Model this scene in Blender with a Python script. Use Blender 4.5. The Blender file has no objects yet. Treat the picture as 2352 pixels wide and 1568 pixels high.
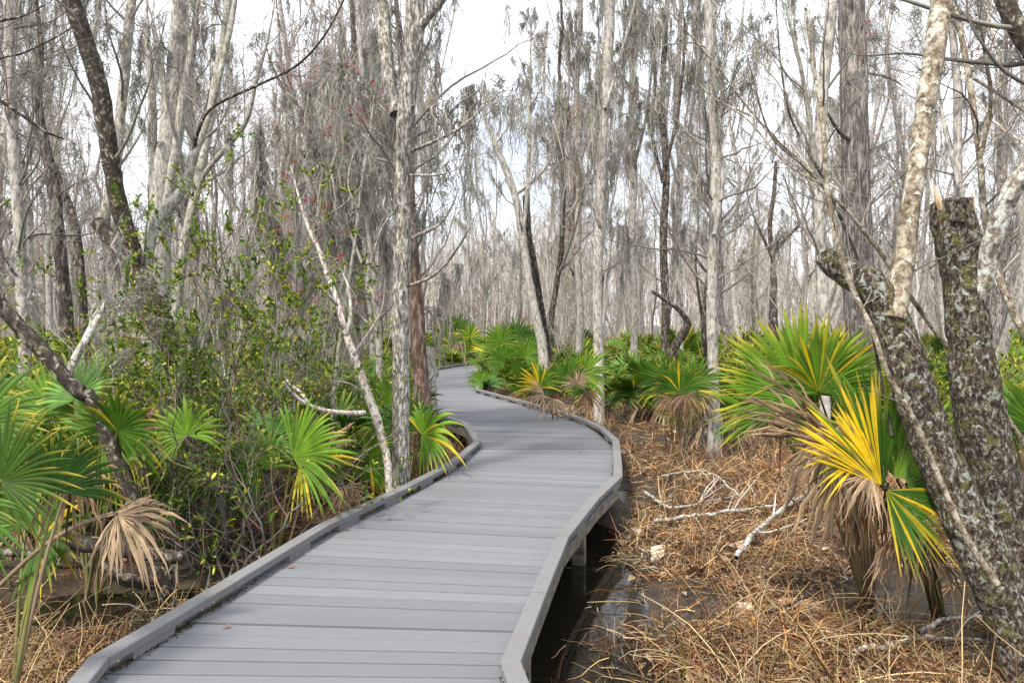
import bpy, math, random
import numpy as np
from mathutils import Vector

# ------------------------------------------------------------------ camera, light, sky
S = bpy.context.scene
COL = S.collection
CAM_H = 1.57
FPX, CXP, CYP, YH = 1829.0, 1176.0, 784.0, 740.0     # photograph seen 2352 px wide; horizon line at 740
PITCH = math.atan((CYP - YH) / FPX)
cd = bpy.data.cameras.new("camera"); cam = bpy.data.objects.new("camera", cd); COL.objects.link(cam)
cam.location = (0, 0, CAM_H); cam.rotation_euler = (math.pi / 2 - PITCH, 0, 0)
cd.lens = 28.0; cd.sensor_width = 36.0; cd.clip_end = 1500; cd.clip_start = 0.05
S.camera = cam
SUN_EL, SUN_AZ = math.radians(52), math.radians(215)   # azimuth clockwise from +Y
W = bpy.data.worlds.new("World"); S.world = W; W.use_nodes = True
nt = W.node_tree; nt.nodes.clear()
out = nt.nodes.new("ShaderNodeOutputWorld"); bg = nt.nodes.new("ShaderNodeBackground")
sky = nt.nodes.new("ShaderNodeTexSky"); sky.sky_type = 'NISHITA'; sky.sun_disc = False
sky.sun_elevation = SUN_EL; sky.sun_rotation = SUN_AZ; sky.dust_density = 2.0
tc = nt.nodes.new("ShaderNodeTexCoord"); nz = nt.nodes.new("ShaderNodeTexNoise")
nz.inputs['Scale'].default_value = 2.2; nz.inputs['Detail'].default_value = 4
cr = nt.nodes.new("ShaderNodeValToRGB"); cr.color_ramp.elements[0].position = 0.34; cr.color_ramp.elements[0].color = (0.4,) * 3 + (1,)
cr.color_ramp.elements[1].position = 0.50; cr.color_ramp.elements[1].color = (1, 1, 1, 1)
mx = nt.nodes.new("ShaderNodeMix"); mx.data_type = 'RGBA'
mx.inputs[7].default_value = (9.3, 9.8, 10.6, 1)       # thin white cloud layer
nt.links.new(tc.outputs['Generated'], nz.inputs['Vector']); nt.links.new(nz.outputs['Fac'], cr.inputs['Fac'])
nt.links.new(cr.outputs['Color'], mx.inputs[0]); nt.links.new(sky.outputs['Color'], mx.inputs[6])
nt.links.new(mx.outputs[2], bg.inputs['Color']); nt.links.new(bg.outputs[0], out.inputs[0])
bg.inputs['Strength'].default_value = 0.12
sl = bpy.data.lights.new("sun", 'SUN'); sl.energy = 4.2; sl.angle = math.radians(9); sl.color = (1, 0.94, 0.84)
so = bpy.data.objects.new("sun", sl); COL.objects.link(so)
sd = Vector((math.sin(SUN_AZ) * math.cos(SUN_EL), math.cos(SUN_AZ) * math.cos(SUN_EL), math.sin(SUN_EL)))
so.rotation_euler = sd.to_track_quat('Z', 'Y').to_euler(); so.location = (0, -10, 30)
S.view_settings.view_transform = 'Standard'; S.view_settings.look = 'None'; S.view_settings.gamma = 1
S.view_settings.exposure = 0.66
S.render.engine = 'CYCLES'
S.cycles.max_bounces = 6; S.cycles.diffuse_bounces = 3; S.cycles.glossy_bounces = 2
S.cycles.transmission_bounces = 4; S.cycles.transparent_max_bounces = 8

rng = np.random.default_rng(11)
random.seed(5)

# ------------------------------------------------------------------ projection helpers (photo px -> world)
def ray(x, y):
    u = (x - CXP) / FPX; v = (CYP - y) / FPX
    return np.array((u, math.cos(PITCH) + v * math.sin(PITCH), -math.sin(PITCH) + v * math.cos(PITCH)))
def G(x, y, z=-0.4):
    r = ray(x, y); t = (z - CAM_H) / r[2]; return np.array((r[0] * t, r[1] * t, z))
def PT(x, y, Y):
    r = ray(x, y); t = Y / r[1]; return np.array((r[0] * t, Y, CAM_H + r[2] * t))

# ------------------------------------------------------------------ value noise
_tab = np.random.default_rng(3).random((64, 64, 64)).astype(np.float32)
def vnoise(p):
    p = np.asarray(p, float); i = np.floor(p).astype(int); f = p - i; f = f * f * (3 - 2 * f)
    r = 0
    for a in (0, 1):
        for b in (0, 1):
            for c in (0, 1):
                w = (f[..., 0] if a else 1 - f[..., 0]) * (f[..., 1] if b else 1 - f[..., 1]) * (f[..., 2] if c else 1 - f[..., 2])
                r = r + w * _tab[(i[..., 0] + a) % 64, (i[..., 1] + b) % 64, (i[..., 2] + c) % 64]
    return r * 2 - 1
def n2(x, y, s, o=0.0):
    x = np.asarray(x, float); y = np.asarray(y, float)
    return vnoise(np.stack([x * s + 7.3 + o, y * s + 3.1 - o, np.full_like(x, 0.37 + o)], -1))

# ------------------------------------------------------------------ mesh building
def nrm(a):
    return a / np.maximum(np.linalg.norm(a, axis=-1, keepdims=True), 1e-9)
class MB:
    def __init__(s): s.v = []; s.f = []; s.c = []; s.n = 0; s.hascol = False
    def add(s, v, f, c=None):
        v = np.asarray(v, float).reshape(-1, 3); f = np.asarray(f, int).reshape(-1, 4)
        s.v.append(v); s.f.append(f + s.n); s.n += len(v)
        if c is None: c = np.full((len(v), 3), 0.5)
        else: s.hascol = True; c = np.broadcast_to(np.asarray(c, float), (len(v), 3))
        s.c.append(c)
    def build(s, name, mat, parent=None, loc=None, smooth=True, link=True):
        me = bpy.data.meshes.new(name)
        v = np.concatenate(s.v) if s.v else np.zeros((0, 3)); f = np.concatenate(s.f) if s.f else np.zeros((0, 4), int)
        if loc is not None: v = v - np.asarray(loc, float)
        me.vertices.add(len(v)); me.vertices.foreach_set("co", v.astype(np.float32).ravel())
        me.loops.add(len(f) * 4); me.loops.foreach_set("vertex_index", f.astype(np.int32).ravel())
        me.polygons.add(len(f)); me.polygons.foreach_set("loop_start", np.arange(0, len(f) * 4, 4, dtype=np.int32))
        me.polygons.foreach_set("use_smooth", np.full(len(f), smooth))
        if s.hascol:
            ca = me.color_attributes.new("tint", 'FLOAT_COLOR', 'POINT')
            cc = np.ones((len(v), 4), np.float32); cc[:, :3] = np.concatenate(s.c); ca.data.foreach_set("color", cc.ravel())
        me.update(calc_edges=True); me.materials.append(mat)
        o = bpy.data.objects.new(name, me)
        if link: COL.objects.link(o)
        if parent is not None: o.parent = parent
        elif loc is not None: o.location = tuple(loc)
        return o
    def tubes(s, P, R, k=5, c=None, cap=False, lump=0.0, ls=8.0):
        P = np.asarray(P, float); R = np.asarray(R, float)
        if P.ndim == 2: P = P[None]; R = R[None]
        M, n, _ = P.shape
        if M == 0: return
        T = np.empty_like(P); T[:, 1:-1] = P[:, 2:] - P[:, :-2]; T[:, 0] = P[:, 1] - P[:, 0]; T[:, -1] = P[:, -1] - P[:, -2]; T = nrm(T)
        avg = np.abs(T.mean(1)); ref = np.zeros((M, 3)); ref[np.arange(M), avg.argmin(1)] = 1
        U = nrm(np.cross(T, ref[:, None, :])); V = np.cross(T, U)
        a = np.arange(k) * 2 * math.pi / k
        ring = U[:, :, None] * np.cos(a)[:, None] + V[:, :, None] * np.sin(a)[:, None]
        RR = np.broadcast_to(R[:, :, None, None], (M, n, k, 1))
        v = P[:, :, None] + ring * RR
        if lump:
            q = v * ls
            d = vnoise(q) * 0.6 + vnoise(q * 2.7 + 9) * 0.3 + vnoise(q * 6.1 + 31) * 0.22
            v = P[:, :, None] + ring * RR * (1 + lump * d[..., None])
        idx = np.arange(M * n * k).reshape(M, n, k); i0 = idx[:, :-1]; i1 = idx[:, 1:]
        f = np.stack([i0, np.roll(i0, -1, 2), np.roll(i1, -1, 2), i1], -1).reshape(-1, 4)
        if c is not None:
            c = np.asarray(c, float)
            if c.ndim == 2: c = c[:, None, None, :]
            elif c.ndim == 3: c = c[:, :, None, :]
            c = np.broadcast_to(c, (M, n, k, 3)).reshape(-1, 3)
        s.add(v, f, c)
        if cap:
            for m in range(M):
                for e, ii in ((0, idx[m, 0]), (-1, idx[m, -1])):
                    ctr = v.reshape(M, n, k, 3)[m, e].mean(0) + T[m, e] * (0.25 * R[m, e] if e else -0.1 * R[m, e])
                    vv = np.vstack([v.reshape(M, n, k, 3)[m, e], ctr])
                    s.add(vv, [[j, (j + 1) % k, (j + 2) % k, k] for j in range(0, k, 2)], None if c is None else c[0])
    def ribbons(s, P, Wd, side, c=None):
        P = np.asarray(P, float); M, n, _ = P.shape
        if M == 0: return
        Wd = np.broadcast_to(np.asarray(Wd, float), (M, n))
        sd_ = nrm(np.asarray(side, float))
        if sd_.ndim == 2: sd_ = sd_[:, None, :]
        v = np.stack([P - sd_ * Wd[..., None], P + sd_ * Wd[..., None]], 2)
        idx = np.arange(M * n * 2).reshape(M, n, 2)
        f = np.stack([idx[:, :-1, 0], idx[:, :-1, 1], idx[:, 1:, 1], idx[:, 1:, 0]], -1).reshape(-1, 4)
        if c is not None:
            c = np.asarray(c, float)
            if c.ndim == 2: c = c[:, None, None, :]
            elif c.ndim == 3: c = c[:, :, None, :]
            c = np.broadcast_to(c, (M, n, 2, 3)).reshape(-1, 3)
        s.add(v, f, c)
    def box8(s, q, z0, z1, c=None):     # q: four xy corners, counter-clockwise
        q = np.asarray(q, float); v = np.vstack([np.c_[q, np.full(4, z0)], np.c_[q, np.full(4, z1)]])
        s.add(v, [[3, 2, 1, 0], [4, 5, 6, 7], [0, 1, 5, 4], [1, 2, 6, 5], [2, 3, 7, 6], [3, 0, 4, 7]], c)

def tag(o, label=None, cat=None, group=None, kind=None):
    if label: o['label'] = label
    if cat: o['category'] = cat
    if group: o['group'] = group
    if kind: o['kind'] = kind
    return o
def empty(name, loc, label=None, cat=None, group=None):
    o = bpy.data.objects.new(name, None); COL.objects.link(o); o.location = tuple(float(a) for a in loc)
    o.empty_display_size = 0.1
    return tag(o, label, cat, group)

# ------------------------------------------------------------------ materials
def newmat(name):
    m = bpy.data.materials.new(name); m.use_nodes = True; t = m.node_tree
    b = t.nodes['Principled BSDF']; return m, t, b
def node(t, ty, **kw):
    n = t.nodes.new(ty)
    for k, v in kw.items():
        if k in n.inputs: n.inputs[k].default_value = v
        else: setattr(n, k, v)
    return n
def ramp(t, src, stops):
    r = t.nodes.new('ShaderNodeValToRGB'); e = r.color_ramp.elements
    while len(e) < len(stops): e.new(0.5)
    for k, (p, c) in enumerate(stops):
        e[k].position = p; e[k].color = (*c, 1) if len(c) == 3 else c
    t.links.new(src, r.inputs['Fac']); return r.outputs['Color']
def mixc(t, fac, a, b):
    m = t.nodes.new('ShaderNodeMix'); m.data_type = 'RGBA'
    for i, x in ((0, fac), (6, a), (7, b)):
        if isinstance(x, (int, float)): m.inputs[i].default_value = x
        elif isinstance(x, tuple): m.inputs[i].default_value = (*x, 1)
        else: t.links.new(x, m.inputs[i])
    return m.outputs[2]
def coords(t, scale=(1, 1, 1), world=False):
    c = t.nodes.new('ShaderNodeNewGeometry' if world else 'ShaderNodeTexCoord')
    mp = t.nodes.new('ShaderNodeMapping'); mp.inputs['Scale'].default_value = scale
    t.links.new(c.outputs['Position' if world else 'Object'], mp.inputs['Vector']); return mp.outputs['Vector']
def noise(t, vec, sc, det=4, rough=0.55, dist=0.0):
    n = t.nodes.new('ShaderNodeTexNoise'); n.inputs['Scale'].default_value = sc; n.inputs['Detail'].default_value = det
    n.inputs['Roughness'].default_value = rough; n.inputs['Distortion'].default_value = dist
    t.links.new(vec, n.inputs['Vector']); return n.outputs['Fac']
def bump(t, b, h, strength, dist):
    n = t.nodes.new('ShaderNodeBump'); n.inputs['Strength'].default_value = strength; n.inputs['Distance'].default_value = dist
    t.links.new(h, n.inputs['Height']); t.links.new(n.outputs['Normal'], b.inputs['Normal'])

def bark(name, dark, mid, light, cover=0.5, sc=14, stretch=0.45, patch=None, patch_at=0.62, patch_sc=5, moss=None, moss_at=0.66, bmp=0.02):
    m, t, b = newmat(name); v = coords(t, (1, 1, stretch)); v1 = coords(t)
    n = noise(t, v, sc, 6, 0.68, 0.4)
    c = ramp(t, n, [(cover - 0.13, dark), (cover, mid), (cover + 0.10, light)])
    if patch:
        pn = noise(t, v1, patch_sc, 5, 0.6, 0.6)
        c = mixc(t, ramp(t, pn, [(patch_at, (0, 0, 0)), (patch_at + 0.03, (1, 1, 1))]), c, patch)
    if moss:
        pm = noise(t, v1, patch_sc * 0.7, 6, 0.7)
        mp = t.nodes.new('ShaderNodeMapping'); 
        c = mixc(t, ramp(t, pm, [(moss_at, (0, 0, 0)), (moss_at + 0.05, (1, 1, 1))]), c, moss)
    big = noise(t, v1, 1.3, 2)
    c = mixc(t, ramp(t, big, [(0.3, (0, 0, 0)), (0.7, (0.35, 0.35, 0.35))]), c, dark)
    t.links.new(c, b.inputs['Base Color']); b.inputs['Roughness'].default_value = 0.9
    b.inputs['Specular IOR Level'].default_value = 0.2
    bump(t, b, n, 0.9, bmp); return m
M = {}
M['speckled'] = bark('bark_speckled', (0.07, 0.06, 0.05), (0.22, 0.20, 0.17), (0.60, 0.57, 0.50), 0.50, 42, 0.32, patch=(0.55, 0.53, 0.47), patch_at=0.66, patch_sc=6, bmp=0.012)
M['lichen'] = bark('bark_lichen', (0.022, 0.016, 0.012), (0.13, 0.10, 0.073), (0.44, 0.43, 0.37), 0.54, 52, 0.6, patch=(0.38, 0.41, 0.36), patch_at=0.595, patch_sc=20, moss=(0.15, 0.14, 0.04), moss_at=0.56, bmp=0.035)
M['lichen_pale'] = bark('bark_lichen_pale', (0.07, 0.055, 0.045), (0.26, 0.22, 0.18), (0.62, 0.63, 0.56), 0.47, 26, 0.8, patch=(0.55, 0.60, 0.57), patch_at=0.58, patch_sc=8, moss=(0.20, 0.17, 0.05), moss_at=0.64, bmp=0.02)
M['mottled'] = bark('bark_mottled', (0.06, 0.047, 0.036), (0.22, 0.175, 0.125), (0.42, 0.37, 0.28), 0.48, 26, 0.8, patch=(0.52, 0.50, 0.43), patch_at=0.58, patch_sc=13, moss=(0.12, 0.11, 0.045), moss_at=0.60)
M['patchy'] = bark('bark_patchy', (0.035, 0.028, 0.022), (0.10, 0.08, 0.06), (0.44, 0.42, 0.33), 0.56, 26, 0.7, patch=(0.42, 0.40, 0.30), patch_at=0.63, patch_sc=9, moss=(0.13, 0.13, 0.04), moss_at=0.64)
M['darkbark'] = bark('bark_dark', (0.022, 0.017, 0.014), (0.075, 0.058, 0.047), (0.27, 0.235, 0.2), 0.53, 20, 0.4)
M['greybark'] = bark('bark_grey', (0.09, 0.08, 0.07), (0.30, 0.27, 0.235), (0.50, 0.47, 0.42), 0.46, 24, 0.35, patch=(0.50, 0.47, 0.41), patch_at=0.61, patch_sc=5)
M['cypress'] = bark('bark_cypress', (0.05, 0.042, 0.038), (0.17, 0.145, 0.13), (0.42, 0.38, 0.34), 0.51, 34, 0.15, patch=(0.38, 0.33, 0.28), patch_at=0.62, patch_sc=5)
M['smooth'] = bark('bark_smooth', (0.08, 0.07, 0.055), (0.25, 0.23, 0.185), (0.42, 0.40, 0.34), 0.45, 30, 0.5, patch=(0.52, 0.54, 0.48), patch_at=0.62, patch_sc=10)
M['white'] = bark('bark_bleached', (0.12, 0.08, 0.06), (0.38, 0.32, 0.27), (0.62, 0.58, 0.53), 0.46, 34, 0.35)
M['redbark'] = bark('bark_reddish', (0.05, 0.032, 0.025), (0.13, 0.085, 0.065), (0.28, 0.22, 0.18), 0.52, 26, 0.3)

def attr_mat(name, rough=0.6, trans=0.3, var=0.25, vs=9, spec=0.3, bmpv=0):
    m, t, b = newmat(name); a = t.nodes.new('ShaderNodeVertexColor'); a.layer_name = 'tint'
    n = noise(t, coords(t), vs, 3)
    h = t.nodes.new('ShaderNodeHueSaturation'); t.links.new(a.outputs['Color'], h.inputs['Color'])
    mr = t.nodes.new('ShaderNodeMapRange'); mr.inputs['From Min'].default_value = 0.3; mr.inputs['From Max'].default_value = 0.7
    mr.inputs['To Min'].default_value = 1 - var; mr.inputs['To Max'].default_value = 1 + var
    t.links.new(n, mr.inputs['Value']); t.links.new(mr.outputs[0], h.inputs['Value'])
    t.links.new(h.outputs[0], b.inputs['Base Color']); b.inputs['Roughness'].default_value = rough
    b.inputs['Specular IOR Level'].default_value = spec
    if trans:
        tr = t.nodes.new('ShaderNodeBsdfTranslucent'); ms = t.nodes.new('ShaderNodeMixShader'); ms.inputs[0].default_value = trans
        t.links.new(h.outputs[0], tr.inputs['Color']); t.links.new(b.outputs[0], ms.inputs[1]); t.links.new(tr.outputs[0], ms.inputs[2])
        t.links.new(ms.outputs[0], t.nodes['Material Output'].inputs['Surface'])
    if bmpv: bump(t, b, noise(t, coords(t), 60, 4), 0.6, bmpv)
    return m
M['palm'] = attr_mat('palmetto_leaf', 0.5, 0.28, 0.25, 9, 0.25)
M['leaf'] = attr_mat('shrub_leaf', 0.5, 0.35, 0.3, 6, 0.25)
M['dry'] = attr_mat('dry_stalk', 0.8, 0.12, 0.25, 3, 0.2)
M['moss'] = attr_mat('hanging_moss', 0.95, 0.35, 0.18, 2, 0.05)
M['twig'] = attr_mat('twig_bark', 0.85, 0.0, 0.2, 4, 0.15)
M['bud'] = attr_mat('red_bud', 0.6, 0.3, 0.2, 20)
M['petiole'] = attr_mat('petiole', 0.5, 0.0, 0.15, 10)

# deck boards
m, t, b = newmat('composite_board'); M['deck'] = m
gi = t.nodes.new('ShaderNodeNewGeometry')
c = ramp(t, gi.outputs['Random Per Island'], [(0, (0.135, 0.141, 0.153)), (0.5, (0.158, 0.164, 0.177)), (1, (0.186, 0.191, 0.203))])
v = coords(t); vs = coords(t, (2.0, 26, 1))
st = noise(t, vs, 3.0, 5, 0.6)
c = mixc(t, ramp(t, st, [(0.35, (0.28,) * 3), (0.65, (0, 0, 0))]), c, (0.10, 0.10, 0.113))
bl = noise(t, v, 1.4, 4)
c = mixc(t, ramp(t, bl, [(0.45, (0, 0, 0)), (0.7, (0.4,) * 3)]), c, (0.165, 0.158, 0.17))
sc_ = noise(t, coords(t, (1.2, 6, 1)), 2.6, 6, 0.7)
c = mixc(t, ramp(t, sc_, [(0.5, (0, 0, 0)), (0.7, (0.55,) * 3)]), c, (0.14, 0.138, 0.142))
sp = noise(t, v, 55, 2)
c = mixc(t, ramp(t, sp, [(0.72, (0, 0, 0)), (0.76, (0.6,) * 3)]), c, (0.14, 0.12, 0.1))
t.links.new(c, b.inputs['Base Color']); b.inputs['Roughness'].default_value = 0.8; b.inputs['Specular IOR Level'].default_value = 0.25
bump(t, b, noise(t, coords(t, (3, 90, 3)), 4, 4), 0.5, 0.004)
# kerb rail timber
m, t, b = newmat('weathered_kerb'); M['rail'] = m
n = noise(t, coords(t), 130, 5, 0.7)
c = ramp(t, n, [(0.3, (0.11, 0.108, 0.108)), (0.5, (0.152, 0.151, 0.154)), (0.7, (0.195, 0.194, 0.196))])
n1 = noise(t, coords(t), 2.2, 4)
c = mixc(t, ramp(t, n1, [(0.5, (0, 0, 0)), (0.72, (0.5,) * 3)]), c, (0.13, 0.105, 0.085))
t.links.new(c, b.inputs['Base Color']); b.inputs['Roughness'].default_value = 0.75; bump(t, b, noise(t, coords(t), 120, 4), 0.6, 0.004)
m, t, b = newmat('treated_beam'); M['beam'] = m
n = noise(t, coords(t, (1, 1, 6)), 6, 6, 0.65)
c = ramp(t, n, [(0.35, (0.07, 0.06, 0.045)), (0.55, (0.19, 0.165, 0.125)), (0.7, (0.30, 0.27, 0.21))])
t.links.new(c, b.inputs['Base Color']); b.inputs['Roughness'].default_value = 0.85
# swamp floor
m, t, b = newmat('swamp_mud'); M['mud'] = m
v = coords(t); n = noise(t, v, 5, 8, 0.7); nb = noise(t, v, 0.8, 4); nf = noise(t, v, 38, 5, 0.75)
c = ramp(t, n, [(0.36, (0.010, 0.007, 0.005)), (0.52, (0.035, 0.022, 0.012)), (0.70, (0.10, 0.06, 0.03))])
c = mixc(t, ramp(t, nf, [(0.5, (0, 0, 0)), (0.66, (0.5,) * 3)]), c, (0.16, 0.10, 0.055))
c = mixc(t, ramp(t, nb, [(0.5, (0, 0, 0)), (0.68, (0.4,) * 3)]), c, (0.07, 0.075, 0.02))
t.links.new(c, b.inputs['Base Color'])
rr = ramp(t, nb, [(0.4, (0.35,) * 3), (0.6, (0.9,) * 3)]); t.links.new(rr, b.inputs['Roughness'])
bump(t, b, nf, 0.8, 0.03)
m, t, b = newmat('swamp_water'); M['water'] = m
b.inputs['Base Color'].default_value = (0.012, 0.010, 0.006, 1); b.inputs['Roughness'].default_value = 0.04; b.inputs['IOR'].default_value = 1.33
b.inputs['Specular IOR Level'].default_value = 0.6
bump(t, b, noise(t, coords(t), 9, 2), 0.12, 0.01)
m, t, b = newmat('split_wood'); M['wood'] = m
n = noise(t, coords(t, (1, 1, 0.2)), 60, 4)
c = ramp(t, n, [(0.35, (0.22, 0.12, 0.06)), (0.6, (0.50, 0.36, 0.23))]); t.links.new(c, b.inputs['Base Color']); b.inputs['Roughness'].default_value = 0.85

# ------------------------------------------------------------------ boardwalk plan (inner kerb edges, metres)
STL = [(-1.02, -1.2), (-1.40, 1.2), (-1.70, 3.0), (-1.788, 3.50), (-1.584, 4.521), (-1.338, 5.819), (-0.96, 7.05), (-0.683, 8.077), (-0.546, 8.727), (-0.387, 9.943), (-0.638, 11.749), (-0.978, 12.564), (-1.395, 13.985), (-1.95, 16.6), (-2.2, 18.6), (-2.124, 20.521), (-2.184, 23.332), (-2.46, 26.0), (-1.9, 28.1), (-0.9, 30.0), (-0.1, 33.0), (-1.3, 40.0), (-2.6, 50.0)]
STR = [(0.66, -1.2), (0.28, 1.2), (0.02, 3.0), (-0.052, 3.46), (0.10, 4.35), (0.306, 5.50), (0.66, 6.75), (0.983, 7.70), (1.08, 8.45), (1.264, 10.016), (1.22, 11.3), (1.047, 12.3), (0.55, 13.95), (-0.30, 16.25), (-0.815, 17.718), (-0.90, 19.6), (-0.703, 23.332), (-0.95, 25.7), (-0.2, 27.4), (0.85, 29.4), (1.6, 33.0), (0.4, 40.0), (-0.9, 50.0)]
STL = np.array(STL); STR = np.array(STR); CEN = (STL + STR) / 2
def dist_walk(x, y):
    x = np.asarray(x, float); y = np.asarray(y, float); d = np.full(x.shape, 1e9)
    for a, b_ in zip(CEN[:-1], CEN[1:]):
        ab = b_ - a; tt = np.clip(((x - a[0]) * ab[0] + (y - a[1]) * ab[1]) / (ab @ ab), 0, 1)
        d = np.minimum(d, np.hypot(x - a[0] - tt * ab[0], y - a[1] - tt * ab[1]))
    return d
def ground_z(x, y):
    x = np.asarray(x, float); y = np.asarray(y, float)
    z = -0.33 + 0.05 * n2(x, y, 0.55) + 0.035 * n2(x, y, 1.9, 5) + 0.015 * n2(x, y, 5.5, 9)
    z = z + 0.08 * np.clip((y - 12) / 16, 0, 1)
    for cx, cy, sx, sy, dz in ((0.30, 5.0, 0.42, 2.0, -0.15), (0.7, 7.1, 0.30, 1.4, -0.13), (1.35, 8.8, 0.22, 0.9, -0.10), (0.0, 6.0, 0.7, 2.6, -0.08), (-3.2, 5.3, 1.1, 0.7, -0.09), (2.35, 5.4, 0.8, 0.5, -0.075), (0.55, 3.6, 0.35, 0.8, -0.12)):
        z = z + dz * np.exp(-((x - cx) / sx) ** 2 - ((y - cy) / sy) ** 2)
    return z

# ground sheet
def warp(n, near, far, c=0.0):
    s = np.linspace(-1, 1, n); return c + near * s + (far - near) * np.sign(s) * np.abs(s) ** 5
gx = warp(300, 9, 320); gy = warp(340, 16, 420, 7)
XX, YY = np.meshgrid(gx, gy); ZZ = ground_z(XX, YY)
g = MB(); ny, nx = XX.shape; idx = np.arange(nx * ny).reshape(ny, nx)
g.add(np.stack([XX, YY, ZZ], -1), np.stack([idx[:-1, :-1], idx[:-1, 1:], idx[1:, 1:], idx[1:, :-1]], -1))
tag(g.build('ground', M['mud']), kind='structure')
w = MB(); w.add([(-14, -6, -0.405), (14, -6, -0.405), (14, 16, -0.405), (-14, 16, -0.405)], [[0, 1, 2, 3]])
tag(w.build('water', M['water']), kind='structure')

# ------------------------------------------------------------------ boardwalk
BW = empty('boardwalk', (0, 3.0, 0), 'grey winding plank boardwalk with low kerb rails running away through the swamp', 'boardwalk')
o0 = np.array((0, 3.0, 0))
def lerp_poly(P, L, s):
    i = np.clip(np.searchsorted(L, s) - 1, 0, len(P) - 2); f = (s - L[i]) / (L[i + 1] - L[i]); return P[i] * (1 - f) + P[i + 1] * f
cl = np.r_[0, np.cumsum(np.hypot(*np.diff(CEN, axis=0).T))]
db = MB(); s = 0.0; pitch = 0.1445
OUT = 0.07
while s < cl[-1] - 0.2:
    gap = 0.008 + 0.009 * rng.random() ** 2
    if abs(s - 8.98) < 0.08 or abs(s - 11.1) < 0.08: gap = 0.026
    e = s + pitch - gap
    q = []
    for ss, P in ((s, STL), (s, STR), (e, STR), (e, STL)): q.append(lerp_poly(P, cl, ss))
    q = np.array(q)
    dL = nrm((q[0] - q[1])[None])[0]; dR = nrm((q[3] - q[2])[None])[0]
    ov = OUT + 0.004 * rng.random()
    q2 = [q[0] + dL * ov, q[1] - dL * ov, q[2] - dR * ov, q[3] + dR * ov]
    dz = 0.0015 * rng.standard_normal()
    # plank with eased top edges
    a = np.array(q2); z1 = dz; v = []
    inn = 0.001
    av = nrm((a[3] - a[0])[None])[0] * inn; bv = nrm((a[2] - a[1])[None])[0] * inn
    top = [a[0] + av, a[1] + bv, a[2] - bv, a[3] - av]
    v = [(*p, -0.026) for p in a] + [(*p, z1 - 0.001) for p in a] + [(*p, z1) for p in top]
    db.add(v, [[3, 2, 1, 0]] + [[j, (j + 1) % 4, (j + 1) % 4 + 4, j + 4] for j in range(4)] + [[j + 4, (j + 1) % 4 + 4, (j + 1) % 4 + 8, j + 8] for j in range(4)] + [[8, 9, 10, 11]])
    s += pitch
db.build('deck_boards', M['deck'], BW, loc=o0, smooth=False)
def offset(P, d):
    P = np.asarray(P); T = nrm(np.diff(P, axis=0)); N = np.c_[T[:, 1], -T[:, 0]]
    o = [P[0] + N[0] * d]
    for i in range(1, len(P) - 1):
        m_ = nrm((N[i - 1] + N[i])[None])[0]; o.append(P[i] + m_ * d / max(0.5, m_ @ N[i]))
    o.append(P[-1] + N[-1] * d); return np.array(o)
def strip(mb, P, d0, d1, z0, z1, split=True, bev=0.004):
    A = offset(P, d0); B = offset(P, d1)
    for i in range(len(P) - 1):
        T = nrm((P[i + 1] - P[i])[None])[0] * (0.0025 if split else 0)
        hz_ = (0.0022 * math.sin(i * 2.7 + z0 * 40)) if bev == 0.004 else 0
        z1_ = z1; z1 = z1 + hz_
        a0, a1, b0, b1 = A[i] + T, A[i + 1] - T, B[i] + T, B[i + 1] - T
        n = nrm((b0 - a0)[None])[0] * bev
        pr = [(a0, z0), (b0, z0), (b0, z1 - bev), (b0 - n, z1), (a0 + n, z1), (a0, z1 - bev)]
        pr1 = [(a1, z0), (b1, z0), (b1, z1 - bev), (b1 - n, z1), (a1 + n, z1), (a1, z1 - bev)]
        v = [(*p, z) for p, z in pr] + [(*p, z) for p, z in pr1]
        z1 = z1_
        mb.add(v, [[j, (j + 1) % 6, (j + 1) % 6 + 6, j + 6] for j in range(6)] + [[0, 5, 4, 1], [1, 4, 3, 2], [6, 7, 10, 11], [7, 8, 9, 10]])
for side, P0, sg in (('left', STL, -1), ('right', STR, 1)):
    r = MB(); strip(r, P0, 0, sg * 0.090, 0.046, 0.088); tag(r.build('kerb_rail', M['rail'], BW, loc=o0, smooth=False))
    bk = MB(); L = np.r_[0, np.cumsum(np.hypot(*np.diff(P0, axis=0).T))]
    s = 0.25 if sg < 0 else 0.1
    while s < 34:
        a = lerp_poly(P0, L, s); b_ = lerp_poly(P0, L, s + 0.32)
        k = np.searchsorted(L, s)
        if not (L[min(k, len(L) - 1)] < s + 0.32):
            bk = MB(); strip(bk, np.array([a, b_]), sg * 0.005, sg * 0.084, 0.001, 0.0445, bev=0.002); bk.build('kerb_block', M['rail'], BW, loc=o0, smooth=False)
        s += 0.78
    fb = MB(); strip(fb, P0, sg * 0.02, sg * 0.058, -0.125, -0.029); fb.build('side_beam', M['beam'], BW, loc=o0, smooth=False)
    s = 0.9
    while s < 26:
        a = lerp_poly(P0, L, s); tt = nrm((lerp_poly(P0, L, s + 0.05) - a)[None])[0]; nn = np.array((tt[1], -tt[0])) * sg
        q = [a - tt * .05 - nn * .085, a + tt * .05 - nn * .085, a + tt * .05 + nn * .015, a - tt * .05 + nn * .015]
        if sg > 0: q = q[::-1]
        ps = MB(); ps.box8(q, -0.85, -0.03); ps.build('post', M['beam'], BW, loc=o0, smooth=False)
        s += 2.3
jb = MB(); strip(jb, CEN, -0.02, 0.02, -0.20, -0.029); jb.build('joist', M['beam'], BW, loc=o0, smooth=False)

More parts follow.
